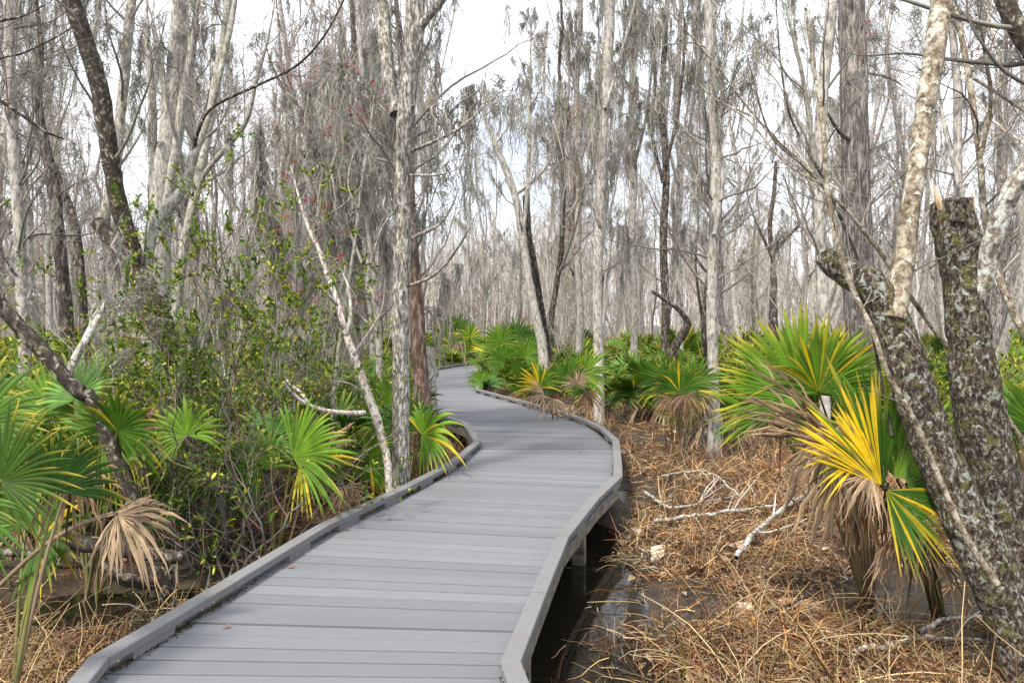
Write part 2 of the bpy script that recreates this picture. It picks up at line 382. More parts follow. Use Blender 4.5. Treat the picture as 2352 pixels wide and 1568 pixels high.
am = MB()
for P0, sg in ((STL, -1), (STR, 1)):
    L = np.r_[0, np.cumsum(np.hypot(*np.diff(P0, axis=0).T))]; N_ = 9000; s_ = rng.uniform(1.0, 16, N_)
    A_ = np.array([lerp_poly(P0, L, q) for q in s_]); k_ = rng.random(N_) < np.clip(.35 + 1.6 * n2(s_, s_ * 0 + sg, 1.1, 4), .03, 1); A_ = A_[k_]
    off = sg * .035 - sg * np.abs(rng.standard_normal(len(A_))) * .022
    p = np.c_[A_[:, 0] + off, A_[:, 1], np.full(len(A_), .001)]; d = nrm(rng.standard_normal((len(A_), 3)) * np.array((1, 1, .6)) + np.array((0, 0, .5)))
    Q = np.stack([p, p + d * .008, p + d * .014], 1); am.ribbons(Q, np.array((.004, .004, .001)), rng.standard_normal((len(A_), 3)), np.array((.055, .05, .018)) * rng.uniform(.4, 1.7, (len(A_), 1)))
ALGAE = am
# ------------------------------------------------------------------ tree growing
def rs(P, R=None, n=24):
    """resample a control polyline with a Catmull-Rom curve"""
    P = np.asarray(P, float); m_ = len(P); PP = np.vstack([2 * P[0] - P[1], P, 2 * P[-1] - P[-2]])
    u = np.linspace(0, m_ - 1 - 1e-6, n); i = u.astype(int); f = (u - i)[:, None]
    a, b_, c_, d = PP[i], PP[i + 1], PP[i + 2], PP[i + 3]
    Q = 0.5 * (2 * b_ + (c_ - a) * f + (2 * a - 5 * b_ + 4 * c_ - d) * f ** 2 + (3 * b_ - a - 3 * c_ + d) * f ** 3)
    if R is None: return Q
    return Q, np.interp(u, np.arange(m_), np.asarray(R, float))
def spawn(P, R, cnt, t0, t1, ln, ang, up, n, wob, rf=0.55, r0=None, tip=0.3, wgt=None):
    P = np.asarray(P); R = np.asarray(R); Mn, k, _ = P.shape
    if wgt is None: wgt = np.ones(Mn)
    m_ = rng.choice(Mn, cnt, p=wgt / wgt.sum()); tt = t0 + (t1 - t0) * rng.random(cnt); u = tt * (k - 1); i = np.minimum(u.astype(int), k - 2); f = (u - i)[:, None]
    p = P[m_, i] * (1 - f) + P[m_, i + 1] * f; T = nrm(P[m_, i + 1] - P[m_, i]); r = R[m_, i] * (1 - f[:, 0]) + R[m_, i + 1] * f[:, 0]
    rd = rng.standard_normal((cnt, 3)); pe = nrm(rd - (rd * T).sum(1, keepdims=True) * T)
    a = np.radians(rng.uniform(ang[0], ang[1], cnt))[:, None]; d = nrm(T * np.cos(a) + pe * np.sin(a))
    L = rng.uniform(ln[0], ln[1], cnt) * (1.15 - 0.6 * tt); out = [p]; st = (L / (n - 1))[:, None]
    for q in range(n - 1):
        d = nrm(d + np.array((0, 0, up)) / (n - 1) + wob * rng.standard_normal((cnt, 3)) / math.sqrt(n)); p = p + d * st; out.append(p)
    Q = np.stack(out, 1); rb = np.minimum(r * rf, 1.0) if r0 is None else np.minimum(r0 * rng.uniform(.7, 1.2, cnt), r * 0.9)
    return Q, rb[:, None] * np.linspace(1, tip, n)[None]
def moss_on(mb, P, cnt, ln=(0.25, 1.1), per=9, spread=0.07, wd=0.011, t0=0.1, t1=1.0, zmin=1.2, tone=1.0, gw=None):
    P = np.asarray(P); Mn, k, _ = P.shape
    if gw is None: gw = rng.random(Mn) ** 2 + .05
    m_ = rng.choice(Mn, cnt, p=gw / gw.sum()); u = rng.uniform(t0, t1, cnt) * (k - 1); i = np.minimum(u.astype(int), k - 2); f = (u - i)[:, None]
    p = P[m_, i] * (1 - f) + P[m_, i + 1] * f
    L = rng.uniform(ln[0], ln[1], cnt) * (0.25 + 1.0 * rng.random(cnt) ** 1.6); ok = p[:, 2] > zmin; p = p[ok]; L = L[ok]; T = nrm(P[m_, i + 1] - P[m_, i])[ok]
    cnt = len(p)
    if not cnt: return
    p = np.repeat(p, per, 0); T = np.repeat(T, per, 0); L = np.repeat(L, per) * rng.uniform(0.15, 1.1, cnt * per)
    p = p + T * (spread * rng.standard_normal((len(p), 1))); n = 7; s_ = np.linspace(0, 1, n)
    sway = rng.standard_normal((len(p), 3)) * np.array((1, 1, 0)) * 0.16
    wv = rng.standard_normal((len(p), n, 3)) * np.array((1, 1, 0.3)) * 0.035; wv[:, 0] = 0
    Q = p[:, None] + (np.array((0, 0, -1.0)) * L[:, None])[:, None] * s_[None, :, None] + (sway * L[:, None])[:, None] * (s_ ** 1.5)[None, :, None] * 0.5 + wv
    wp = np.array((0.5, 1.0, 1.1, 0.9, 0.7, 0.4, 0.08))
    a = rng.uniform(0, math.pi, len(p)); side = np.c_[np.cos(a), np.sin(a), np.zeros(len(p))]
    base = np.array((0.35, 0.33, 0.285)) * tone; cc = base * rng.uniform(0.7, 1.3, (len(p), 1)) * (1 + rng.standard_normal((len(p), 3)) * 0.04)
    mb.ribbons(Q, wd * rng.uniform(.5, 1.4, (len(p), 1)) * wp, side, cc)
def twig_col(n, tone=1.0, red=0.0):
    base = np.array((0.27, 0.245, 0.21)) * tone; c_ = base * rng.uniform(0.45, 1.4, (n, 1)); c_ = c_ * (1 + rng.standard_normal((n, 3)) * 0.04)
    if red:
        k = rng.random(n) < red; c_[k] = np.array((0.24, 0.13, 0.12)) * rng.uniform(.7, 1.3, (k.sum(), 1))
    return np.clip(c_, 0.02, 0.9)
def buds_on(mb, P, cnt, sz=0.02, t0=0.3, col=(0.42, 0.06, 0.05), per=5, gw=None):
    P = np.asarray(P); Mn, k, _ = P.shape
    m_ = rng.choice(Mn, cnt, p=None if gw is None else gw / gw.sum()); u = rng.uniform(t0, 1, cnt) * (k - 1); i = np.minimum(u.astype(int), k - 2); f = (u - i)[:, None]
    p = np.repeat(P[m_, i] * (1 - f) + P[m_, i + 1] * f, per, 0); d = nrm(rng.standard_normal((len(p), 3)))
    q = np.stack([p, p + d * sz * 0.6, p + d * sz * 1.3], 1); side = nrm(np.cross(d, rng.standard_normal(d.shape)))
    mb.ribbons(q, sz * np.array((0.15, 0.45, 0.12)), side, np.array(col) * rng.uniform(.6, 1.4, (len(p), 1)))

tag(ALGAE.build('green_algae', M['leaf'], BW, loc=o0), kind='stuff')
def ctrl(pts, Y, dep=None):
    """control points (x px, y px, width px) of a limb at its own distance -> metres"""
    P = []; R = []
    for k, q in enumerate(pts):
        yy = Y if dep is None else Y + dep * k / max(1, len(pts) - 1)
        P.append(PT(q[0], q[1], yy)); R.append(q[2] / 2 / FPX * yy)
    return np.array(P), np.array(R)

TREES = []
def hero(name, label, cat, Y, limbs, mat, base=None, k=10, n=30, lump=0.12, ls=8, twigs=0, tw_len=(0.3, 1.2), moss=0, moss_len=(0.3, 1.0), sub=0, sub_len=(0.6, 2.0), group=None, cap=False, tone=1.0, buds=0, up=0.35, mats=None, subang=(30, 70), mossw=0.013, red=0.0, twr=0.0035, mzmin=1.2, mper=9):
    """limbs: list of (points, depth change); the first is the trunk and starts at its foot"""
    first, dd = limbs[0][0], limbs[0][1]
    P, R = ctrl(first, Y, dd); b0 = np.array((P[0][0], P[0][1], float(ground_z(P[0][0], P[0][1])) if base is None else base))
    T = empty(name, b0, label, cat, group)
    allP = []; allR = []
    for q, l in enumerate(limbs):
        y0 = Y if len(l) < 3 or l[2] is None else l[2]
        Pq, Rq = ctrl(l[0], y0, l[1])
        if q == 0 and base is None:   # carry the foot down into the soil with a root flare
            dd_ = nrm((Pq[0] - Pq[1])[None])[0]; dd_[2] = min(dd_[2], -1.6); f = Pq[0] + dd_ * ((b0[2] - 0.08 - Pq[0][2]) / dd_[2])
            if Pq[0][2] > f[2] + 0.03:
                Pq = np.vstack([f, Pq]); Rq = np.r_[Rq[0] * 1.35, Rq]
        nn = n if q == 0 else max(12, int(n * 0.7))
        Q, RR = rs(Pq, Rq, nn)
        if nn <= 60: Q[1:-1] += rng.standard_normal((nn - 2, 3)) * RR[1:-1, None] * 0.05 * min(1, 24 / nn)
        if q > 0 and not cap: RR = RR * np.clip((1.02 - np.linspace(0, 1, nn)) / .35, .12, 1)
        mt = mat if mats is None or q >= len(mats) or mats[q] is None else mats[q]
        mb = MB(); thick = RR.max() > 0.03
        kk = k if thick else 6
        mb.tubes(Q, RR, kk, cap=cap or q > 0 and False, lump=lump if thick else lump * 0.4, ls=ls)
        mb.build('trunk' if q == 0 else 'limb', mt, T, loc=b0)
        allP.append(rs(Q, None, 24)); allR.append(np.interp(np.linspace(0, 1, 24), np.linspace(0, 1, nn), RR))
    A = np.array(allP); Rr = np.array(allR)
    Ls = np.linalg.norm(np.diff(A, axis=1), axis=2).sum(1); wg = Ls.copy()
    if len(A) > 1: wg[0] *= 0.55
    mp_ = [A]; crown = MB()
    if sub:
        P1, R1 = spawn(A, Rr, sub, 0.3, 0.98, (sub_len[0], sub_len[1] * 1.2), subang, up, 12, 0.5, rf=0.33, tip=.1, wgt=wg)
        crown.tubes(P1, np.minimum(R1, 0.017 * np.linspace(1, .15, 12)), 5, twig_col(len(P1), tone * .75))
        mp_.append(rs3(P1)); 
    else: P1 = None
    if twigs:
        src, sr = (A, Rr) if P1 is None else (P1, R1)
        P2, R2 = spawn(src, sr, twigs, 0.15, 1.0, tw_len, (20, 75), up * 0.8, 7, 0.32, r0=twr, tip=0.25)
        P3, R3 = spawn(P2, R2, twigs * 2, 0.2, 1.0, (tw_len[0] * .3, tw_len[1] * .45), (25, 65), up * 0.5, 5, 0.3, r0=twr * 0.55, tip=0.3)
        crown.tubes(P2, R2, 4, twig_col(len(P2), tone * .75, red)); crown.tubes(P3, R3, 3, twig_col(len(P3), tone * .8, red))
        if buds:
            mb = MB(); buds_on(mb, P3, buds, sz=.016); mb.build('flower_buds', M['bud'], T, loc=b0)
        mp_.append(rs3(P2))
    if crown.v: crown.build('crown', M['twig'], T, loc=b0)
    if moss:
        mb = MB(); src = np.concatenate(mp_[1:]) if len(mp_) > 1 else mp_[0]
        moss_on(mb, src, int(moss * .85), (moss_len[0] * .7, moss_len[1] * .72), wd=mossw * .5, zmin=mzmin, per=mper * 2, spread=.05)
        if len(mb.v): mb.build('hanging_moss', M['moss'], T, loc=b0)['kind'] = 'stuff'
    return T
def rs3(P, n=24):
    P = np.asarray(P); k = P.shape[1]; u = np.linspace(0, k - 1 - 1e-6, n); i = u.astype(int); f = (u - i)[None, :, None]
    return P[:, i] * (1 - f) + P[:, i + 1] * f

# ------------------------------------------------------------------ trees traced from the photograph, each at its own distance
def yb(y, z=-0.4): return G(1176, y, z)[1]        # distance of a foot seen at photo row y
up_tree = dict(sub=16, twigs=150, moss=26)

hero('bare_tree', 'straight pale speckled trunk growing beside the left kerb rail in mid view', 'tree', 7.8, [
    ([(921, 1205, 46), (921, 1000, 39), (920, 850, 38), (921, 700, 42), (925, 550, 38), (924, 430, 38), (930, 300, 42), (938, 200, 42), (950, 100, 42), (955, 0, 44), (962, -160, 40), (975, -400, 32)], 0.0),
    ([(910, 262, 30), (896, 200, 30), (885, 100, 30), (878, 0, 32), (868, -150, 26)], 0.3),
    ([(958, 70, 22), (985, 38, 18), (1015, 0, 16), (1060, -80, 12)], -0.3),
    ([(938, 350, 9), (985, 330, 8), (1040, 305, 7), (1095, 262, 5), (1150, 190, 3)], -0.6),
    ([(940, 318, 9), (1000, 290, 9), (1060, 235, 7), (1110, 200, 4)], 0.8),
    ([(937, 657, 8), (990, 636, 7), (1033, 595, 6), (1075, 530, 5), (1112, 450, 3)], -0.9),
    ([(940, 548, 11), (1003, 519, 7), (1040, 470, 5), (1062, 400, 3)], 0.5),
    ([(930, 402, 7), (1000, 402, 6), (1060, 388, 4)], -0.5),
    ([(918, 470, 5), (880, 520, 5), (850, 600, 3)], -0.4)],
    M['speckled'], k=20, n=60, lump=0.10, ls=14, sub=20, twigs=200, moss=60, moss_len=(0.5, 1.7), tone=.9, up=0.5)
hero('bare_tree', 'dark reddish trunk standing close behind the pale speckled trunk', 'tree', 8.9, [
    ([(985, 1010, 46), (972, 930, 40), (965, 850, 38), (958, 720, 34), (950, 600, 26), (943, 470, 24), (938, 340, 20), (925, 200, 16), (915, 60, 12), (900, -100, 9)], 0.4)],
    M['redbark'], k=12, n=30, sub=8, twigs=50, moss=20, moss_len=(.4, 1.2))
hero('broken_tree', 'short thick grey stump trunk beside the left bend of the kerb', 'tree', 13.2, [
    ([(985, 975, 46), (982, 900, 40), (984, 850, 36), (980, 800, 34)], 0.0)], M['greybark'], k=12, n=16, cap=True)
hero('leaning_tree', 'white bleached trunk leaning left beside the pale speckled trunk', 'tree', 7.3, [
    ([(893, 1105, 16), (888, 1050, 18), (868, 970, 21), (845, 905, 20), (815, 820, 18), (795, 765, 16), (775, 690, 14), (755, 640, 12), (735, 580, 12), (708, 520, 9), (690, 465, 6), (668, 380, 4)], 1.6),
    ([(795, 770, 10), (805, 720, 9), (800, 660, 7), (780, 610, 5)], 0.2),
    ([(812, 815, 8), (860, 745, 6), (880, 700, 4), (885, 610, 3)], -0.3),
    ([(775, 700, 9), (730, 650, 6), (700, 600, 4)], -0.4),
    ([(838, 905, 7), (800, 880, 4), (740, 872, 3)], -0.5)],
    M['white'], k=10, n=40, lump=0.16, ls=14, sub=4, twigs=30, moss=16, moss_len=(.3, 1.0), tone=1.5)
hero('fallen_branch', 'white forked dead branch lying left of the leaning bleached trunk', 'branch', 6.9, [
    ([(838, 948, 14), (800, 948, 12), (745, 942, 12), (705, 928, 11), (665, 898, 9), (645, 868, 8)], -0.5),
    ([(715, 935, 9), (690, 900, 8), (665, 880, 6), (640, 845, 3)], 0.3)], M['white'], base=-0.35, k=8, n=26, lump=0.2, ls=16)
# left group
hero('broken_tree', 'dark lichened trunk snapped off at upper left, three tall limbs rising from it', 'tree', 7.9, [
    ([(500, 1185, 62), (485, 1090, 58), (455, 990, 56), (425, 900, 52), (400, 830, 50), (378, 765, 54), (350, 700, 54), (318, 630, 50), (270, 570, 40), (222, 508, 30)], 0.0),
    ([(322, 640, 36), (300, 560, 40), (275, 480, 40), (258, 390, 38), (245, 300, 38), (228, 200, 40), (200, 110, 38), (168, 10, 38), (130, -120, 34), (90, -260, 26)], -0.7),
    ([(255, 560, 20), (240, 510, 26), (262, 410, 24), (272, 310, 24), (284, 200, 22), (294, 90, 22), (304, -20, 20), (318, -200, 16)], 0.6),
    ([(340, 660, 22), (345, 560, 24), (365, 500, 24), (395, 465, 24), (425, 425, 20), (440, 370, 15), (470, 300, 13), (505, 170, 13), (530, 60, 13), (548, -60, 11)], 0.8),
    ([(441, 372, 9), (455, 305, 8), (490, 246, 7), (600, 193, 6.5), (680, 152, 6), (740, 90, 5), (790, 0, 4.5), (810, -60, 3)], -1.2, 8.45),
    ([(425, 425, 9), (412, 340, 8), (395, 280, 7), (380, 200, 6), (372, 120, 5)], -0.2, 8.35)],
    M['patchy'], k=18, n=60, lump=0.16, ls=12, cap=True, sub=22, twigs=260, moss=26, moss_len=(.2, .7), mats=[None, None, M['smooth'], M['smooth'], M['patchy'], M['smooth']], subang=(30, 60), up=0.6)
hero('leaning_tree', 'brown lichened trunk slanting down from the left edge into the palmettos', 'tree', 5.4, [
    ([(225, 952, 30), (190, 905, 32), (150, 868, 33), (108, 815, 34), (60, 765, 34), (15, 715, 32), (-50, 630, 32), (-160, 480, 28), (-260, 300, 22)], -0.2),
    ([(155, 870, 18), (175, 820, 18), (205, 765, 15), (232, 715, 12), (240, 690, 8)], 0.4),
    ([(172, 830, 6), (200, 760, 6), (240, 700, 6), (330, 692, 4)], 0.7)], M['patchy'], k=14, n=40, lump=0.14, ls=14, twigs=14, moss=16, moss_len=(.3, .7), mats=[None, M['lichen_pale'], M['smooth']], mzmin=0.3)
hero('bare_tree', 'dark blotched trunk behind the left slanting trunk, third from the left edge', 'tree', 11.5, [
    ([(160, 960, 32), (158, 800, 32), (148, 680, 30), (138, 580, 28), (128, 480, 28), (118, 400, 26), (100, 320, 22), (88, 230, 16), (95, 120, 12), (80, -20, 8)], 0.5)], M['darkbark'], k=12, n=36, lump=.14, ls=5, **up_tree)
hero('bare_tree', 'thin dark trunk between the blotched trunk and the snapped trunk on the left', 'tree', 13.0, [
    ([(205, 930, 20), (198, 800, 20), (186, 640, 20), (172, 520, 20), (150, 450, 17), (118, 370, 12), (60, 260, 9), (20, 160, 6)], 0.8)], M['darkbark'], k=10, n=30, **up_tree)
hero('bare_tree', 'pale grey trunk nearest the left edge of the view', 'tree', 9.5, [
    ([(62, 1000, 30), (58, 800, 27), (52, 680, 26), (46, 560, 25), (38, 430, 25), (30, 300, 24), (24, 150, 22), (20, 0, 22), (12, -200, 18)], 0.2)], M['greybark'], k=12, n=30, **up_tree)
hero('bare_tree', 'broad pale mossy trunk of several joined stems behind the snapped trunk', 'tree', 14.5, [
    ([(352, 940, 56), (358, 760, 54), (365, 600, 54), (374, 450, 52), (388, 320, 46), (402, 180, 40), (412, 40, 34), (420, -150, 26)], 0.4),
    ([(380, 500, 26), (400, 380, 24), (420, 240, 22), (446, 90, 20), (462, -80, 16)], -0.6),
    ([(362, 560, 22), (352, 400, 20), (350, 240, 18), (338, 80, 14), (335, -120, 12)], 0.6)], M['greybark'], k=14, n=36, lump=.16, ls=4, sub=26, twigs=240, moss=120, moss_len=(.6, 2.2), mossw=.016)
hero('bare_tree', 'pale smooth trunk leaning right, between the tall shrub and the mossy stems', 'tree', 12.0, [
    ([(392, 960, 22), (402, 760, 22), (425, 560, 22), (455, 420, 22), (478, 300, 20), (498, 180, 20), (518, 60, 18), (535, -60, 16)], 0.6),
    ([(440, 500, 12), (470, 400, 12), (560, 290, 11), (590, 180, 9), (620, 70, 8), (640, -60, 6)], -0.5)], M['smooth'], k=10, n=30, **up_tree)
hero('fallen_branch', 'pale broken branch end poking out left of the snapped trunk', 'branch', 7.6, [
    ([(340, 735, 11), (305, 742, 12), (265, 755, 11), (235, 772, 10)], -0.5)], M['lichen_pale'], base=0.6, k=8, n=14, cap=True)
# lying logs lower left
hero('fallen_branch', 'long dark log lying under the left palmetto', 'log', yb(1335), [
    ([(-60, 1268, 20), (60, 1270, 19), (150, 1278, 17), (240, 1310, 15), (330, 1332, 12)], 0.3)], M['darkbark'], base=-0.35, k=12, n=20, lump=.2, cap=True)
hero('fallen_branch', 'short brown log crossing in front of the dead palmetto fan', 'log', yb(1345), [
    ([(180, 1255, 14), (230, 1290, 18), (290, 1325, 22), (385, 1335, 20)], -0.1)], M['darkbark'], base=-0.35, k=12, n=16, lump=.2, cap=True)
hero('fallen_branch', 'thick dark mossy log lying behind the dead palmetto fan', 'log', 5.1, [
    ([(150, 1240, 40), (240, 1255, 38), (330, 1268, 34), (420, 1280, 28)], 0.2)], M['darkbark'], base=-0.35, k=12, n=16, lump=.25, cap=True)
# right foreground pair
hero('broken_tree', 'nearest lichen covered trunk on the right, curving up left to a knobby broken end', 'tree', 3.95, [
    ([(2400, 1650, 135), (2372, 1540, 130), (2335, 1440, 122), (2290, 1340, 112), (2245, 1250, 108), (2195, 1140, 102), (2155, 1050, 98), (2118, 950, 92), (2085, 850, 90), (2060, 770, 84), (2030, 700, 80), (1990, 650, 76), (1945, 625, 66), (1905, 600, 54), (1893, 585, 42)], 0.3),
    ([(2052, 735, 56), (2068, 650, 48), (2078, 580, 46), (2090, 480, 42), (2108, 370, 42), (2128, 240, 44), (2145, 130, 46), (2160, 20, 46), (2180, -150, 40)], 0.45, 4.1)],
    M['lichen'], base=-0.42, k=40, n=170, lump=0.13, ls=9, cap=True, twigs=10, tw_len=(.1, .4), mats=[None, M['mottled']], tone=1.0)
hero('broken_tree', 'dark rough trunk on the right ending in a splintered top, with one limb bending right', 'tree', 4.15, [
    ([(2460, 1640, 150), (2420, 1500, 140), (2375, 1370, 128), (2340, 1270, 118), (2305, 1170, 112), (2272, 1060, 108), (2250, 950, 106), (2235, 850, 100), (2222, 740, 92), (2215, 640, 96), (2203, 560, 98), (2190, 500, 94), (2185, 462, 84)], 0.05),
    ([(2232, 690, 58), (2258, 625, 50), (2275, 570, 46), (2298, 500, 42), (2328, 430, 40), (2365, 380, 38), (2420, 300, 34), (2470, 150, 30)], -0.25, 4.15),
    ([(2178, 500, 26), (2156, 466, 18), (2146, 425, 3)], 0.0, 4.16),
    ([(2225, 520, 30), (2230, 480, 20), (2233, 442, 3)], 0.0, 4.2),
    ([(2200, 505, 36), (2206, 470, 24), (2200, 455, 8)], -0.05, 4.1)],
    M['lichen'], base=-0.42, k=40, n=170, lump=0.15, ls=9, cap=True, mats=[None, M['lichen_pale'], M['wood'], M['wood'], M['lichen']])
hero('sapling', 'thin pale sapling leaning against the nearest lichen covered trunk on the right', 'sapling', 3.7, [
    ([(2290, 1340, 18), (2215, 1225, 15), (2150, 1080, 13), (2098, 960, 12), (2040, 860, 12), (2005, 760, 12), (1970, 690, 13), (1935, 600, 15), (1915, 520, 14), (1898, 420, 13), (1892, 300, 12), (1870, 160, 9), (1850, 20, 6)], 0.3)], M['mottled'], base=-0.4, k=10, n=50, lump=.1, twigs=12, tw_len=(.15, .5))
hero('bare_tree', 'slender pale forked trunk left of the big dark straight trunk', 'tree', 9.0, [
    ([(1895, 1010, 26), (1893, 800, 26), (1888, 620, 26), (1880, 480, 26), (1878, 400, 26), (1885, 280, 26), (1894, 170, 26), (1908, 40, 26), (1916, -80, 24), (1925, -250, 20)], 0.3),
    ([(1876, 400, 12), (1858, 270, 12), (1840, 160, 10), (1815, 60, 9), (1798, -20, 8)], -0.3)], M['smooth'], k=12, n=40, sub=14, twigs=90, moss=14, mats=[M['greybark'], M['smooth']])
hero('bare_tree', 'tall straight dark furrowed trunk, the widest upright trunk on the right', 'tree', 11.0, [
    ([(1990, 1060, 86), (1982, 900, 74), (1976, 750, 70), (1970, 600, 68), (1966, 450, 64), (1963, 300, 60), (1960, 150, 60), (1955, 20, 58), (1950, -150, 56), (1945, -350, 50)], 0.0),
    ([(1992, 168, 8), (2040, 178, 7), (2090, 208, 4)], -0.3), ([(1962, 330, 10), (1925, 300, 8), (1885, 230, 6)], -0.6)], M['cypress'], k=24, n=60, lump=.07, ls=6, sub=3, twigs=14, moss=6)
hero('bare_tree', 'slim grey speckled trunk standing just past the right kerb bend', 'tree', 14.6, [
    ([(1376, 985, 28), (1375, 900, 26), (1374, 780, 24), (1372, 660, 22), (1375, 540, 22), (1380, 420, 22), (1386, 300, 22), (1394, 180, 24), (1400, 60, 24), (1404, -80, 20), (1410, -250, 15)], 0.2),
    ([(1378, 520, 9), (1352, 440, 9), (1335, 380, 8), (1318, 300, 7), (1310, 190, 5)], -0.5),
    ([(1390, 250, 9), (1420, 150, 8), (1450, 40, 7), (1470, -60, 5)], 0.5)], M['greybark'], k=14, n=40, sub=22, twigs=200, moss=150, moss_len=(.6, 2.6), mossw=.016)
hero('bare_tree', 'pale trunk with a wide foot among the dry stalks, right of the slim speckled trunk', 'tree', 11.0, [
    ([(1640, 1065, 38), (1641, 960, 27), (1638, 860, 24), (1635, 740, 24), (1636, 620, 24), (1642, 500, 26), (1645, 380, 24), (1640, 260, 22), (1632, 120, 20), (1626, -20, 18), (1620, -200, 14)], 0.2),
    ([(1640, 540, 10), (1660, 420, 9), (1650, 300, 8), (1665, 150, 7), (1680, 0, 5)], 0.3)], M['greybark'], k=14, n=40, sub=20, twigs=180, moss=70, moss_len=(.4, 1.6))
hero('bare_tree', 'dark split trunk touching the pale wide footed trunk', 'tree', 12.0, [
    ([(1622, 990, 20), (1625, 850, 18), (1618, 740, 16), (1628, 640, 14), (1640, 580, 10)], 0.0)], M['darkbark'], k=10, n=24)
hero('leaning_tree', 'pale leaning trunk of the twin pair rising from the palmettos beyond the kerb', 'tree', 19.0, [
    ([(1252, 880, 24), (1246, 800, 22), (1230, 720, 20), (1214, 640, 19), (1203, 560, 18), (1190, 480, 18), (1170, 410, 16), (1145, 350, 13), (1122, 290, 10), (1100, 230, 7)], 0.0),
    ([(1180, 450, 9), (1225, 415, 9), (1265, 365, 8), (1282, 310, 7), (1290, 200, 6), (1300, 60, 5)], 0.3),
    ([(1202, 540, 9), (1212, 430, 9), (1216, 300, 9), (1218, 160, 8), (1222, 20, 6)], -0.5)], M['greybark'], k=12, n=36, lump=.15, ls=3, sub=26, twigs=240, moss=70, moss_len=(.5, 1.8), mossw=.016)
hero('broken_tree', 'dark snapped trunk of the twin pair rising from the palmettos beyond the kerb', 'tree', 19.6, [
    ([(1262, 880, 22), (1256, 800, 20), (1240, 700, 19), (1228, 620, 18), (1214, 540, 16), (1208, 450, 17)], 0.0)], M['darkbark'], k=10, n=24, cap=True)
hero('broken_tree', 'curved dark snag with one long bare arm bending left above the palmettos', 'snag', 19.0, [
    ([(1535, 870, 26), (1545, 810, 24), (1568, 765, 20), (1580, 742, 16), (1560, 712, 11), (1530, 690, 9), (1497, 668, 8)], 0.0),
    ([(1548, 800, 12), (1572, 765, 14), (1575, 735, 8)], 0.2), ([(1530, 800, 9), (1528, 760, 9), (1524, 740, 7)], 0.2)], M['darkbark'], k=10, n=30, cap=True)
hero('bare_tree', 'dark Y shaped tree standing alone in the pale woods on the right', 'tree', 21.0, [
    ([(1777, 860, 26), (1776, 740, 22), (1777, 660, 16), (1775, 590, 13), (1768, 520, 11), (1778, 440, 10), (1782, 370, 8)], 0.0),
    ([(1777, 600, 8), (1750, 540, 7), (1730, 495, 4)], 0.2), ([(1779, 580, 9), (1812, 540, 8), (1835, 512, 7), (1815, 450, 8), (1795, 385, 6)], -0.2)], M['darkbark'], k=10, n=30, sub=6, twigs=40, moss=8, tone=.6)
for px, w_, Yt, lab, mt in ((1527, 18, 22, 'dark straight trunk right of the curved snag, mossy above', 'darkbark'), (1560, 16, 24, 'grey trunk between the curved snag and the pale wide footed trunk', 'greybark'), (1330, 16, 24, 'pale trunk just left of the slim speckled trunk, hung with moss', 'greybark'), (1455, 15, 23, 'slender moss draped trunk midway between the slim speckled trunk and the snag', 'greybark')):
    hero('bare_tree', lab, 'tree', Yt, [([(px, 850, w_ * 1.2), (px + 2, 700, w_), (px - 4, 550, w_), (px + 3, 400, w_ * .9), (px - 6, 250, w_ * .8), (px, 100, w_ * .7), (px + 8, -60, w_ * .5)], 0.3),
        ([(px - 4, 420, w_ * .5), (px - 30, 300, w_ * .45), (px - 22, 160, w_ * .4), (px - 40, 20, w_ * .3)], .5), ([(px + 2, 380, w_ * .5), (px + 30, 260, w_ * .45), (px + 45, 100, w_ * .35), (px + 40, -20, w_ * .25)], -.5)],
        M[mt], k=10, n=30, sub=20, twigs=180, moss=150, moss_len=(.8, 2.8), mossw=.02, tone=.8)
# whips and saplings on the right
hero('sapling', 'long thin grey whip slanting from the right trunks far up to the left', 'sapling', 4.6, [
    ([(2380, 1060, 14), (2270, 900, 13), (2175, 795, 12), (2116, 716, 12), (2062, 640, 11), (2015, 570, 11), (1950, 490, 9), (1885, 423, 8), (1830, 365, 7), (1774, 312, 6), (1700, 225, 5), (1653, 161, 4), (1562, 55, 3.5), (1500, -20, 3)], -0.5),
    ([(1774, 312, 5), (1730, 270, 5), (1640, 225, 4), (1570, 150, 3)], .3, 4.2),
    ([(1885, 423, 6), (1800, 370, 5), (1700, 262, 4), (1600, 240, 3)], .4, 4.25),
    ([(1850, 385, 6), (1770, 310, 5), (1730, 180, 4), (1700, 60, 3)], -.3, 4.2)], M['mottled'], base=-0.4, k=8, n=70, lump=.08, sub=12, sub_len=(.3, 1.2), twigs=90, tw_len=(.1, .5), up=.1, twr=.002)
hero('sapling', 'thin dark whip crossing in front of the tall dark furrowed trunk', 'sapling', 4.3, [
    ([(2050, 1000, 9), (2010, 800, 8), (1985, 640, 8), (1930, 500, 8), (1885, 400, 7), (1840, 320, 6), (1810, 250, 5), (1790, 120, 4), (1780, -40, 3)], .3),
    ([(1885, 400, 4), (1905, 320, 4), (1960, 240, 3), (2010, 180, 2)], .1)], M['darkbark'], base=-0.4, k=8, n=40, sub=6, sub_len=(.3, 1), twigs=40, tw_len=(.1, .5), tone=.6, twr=.002)
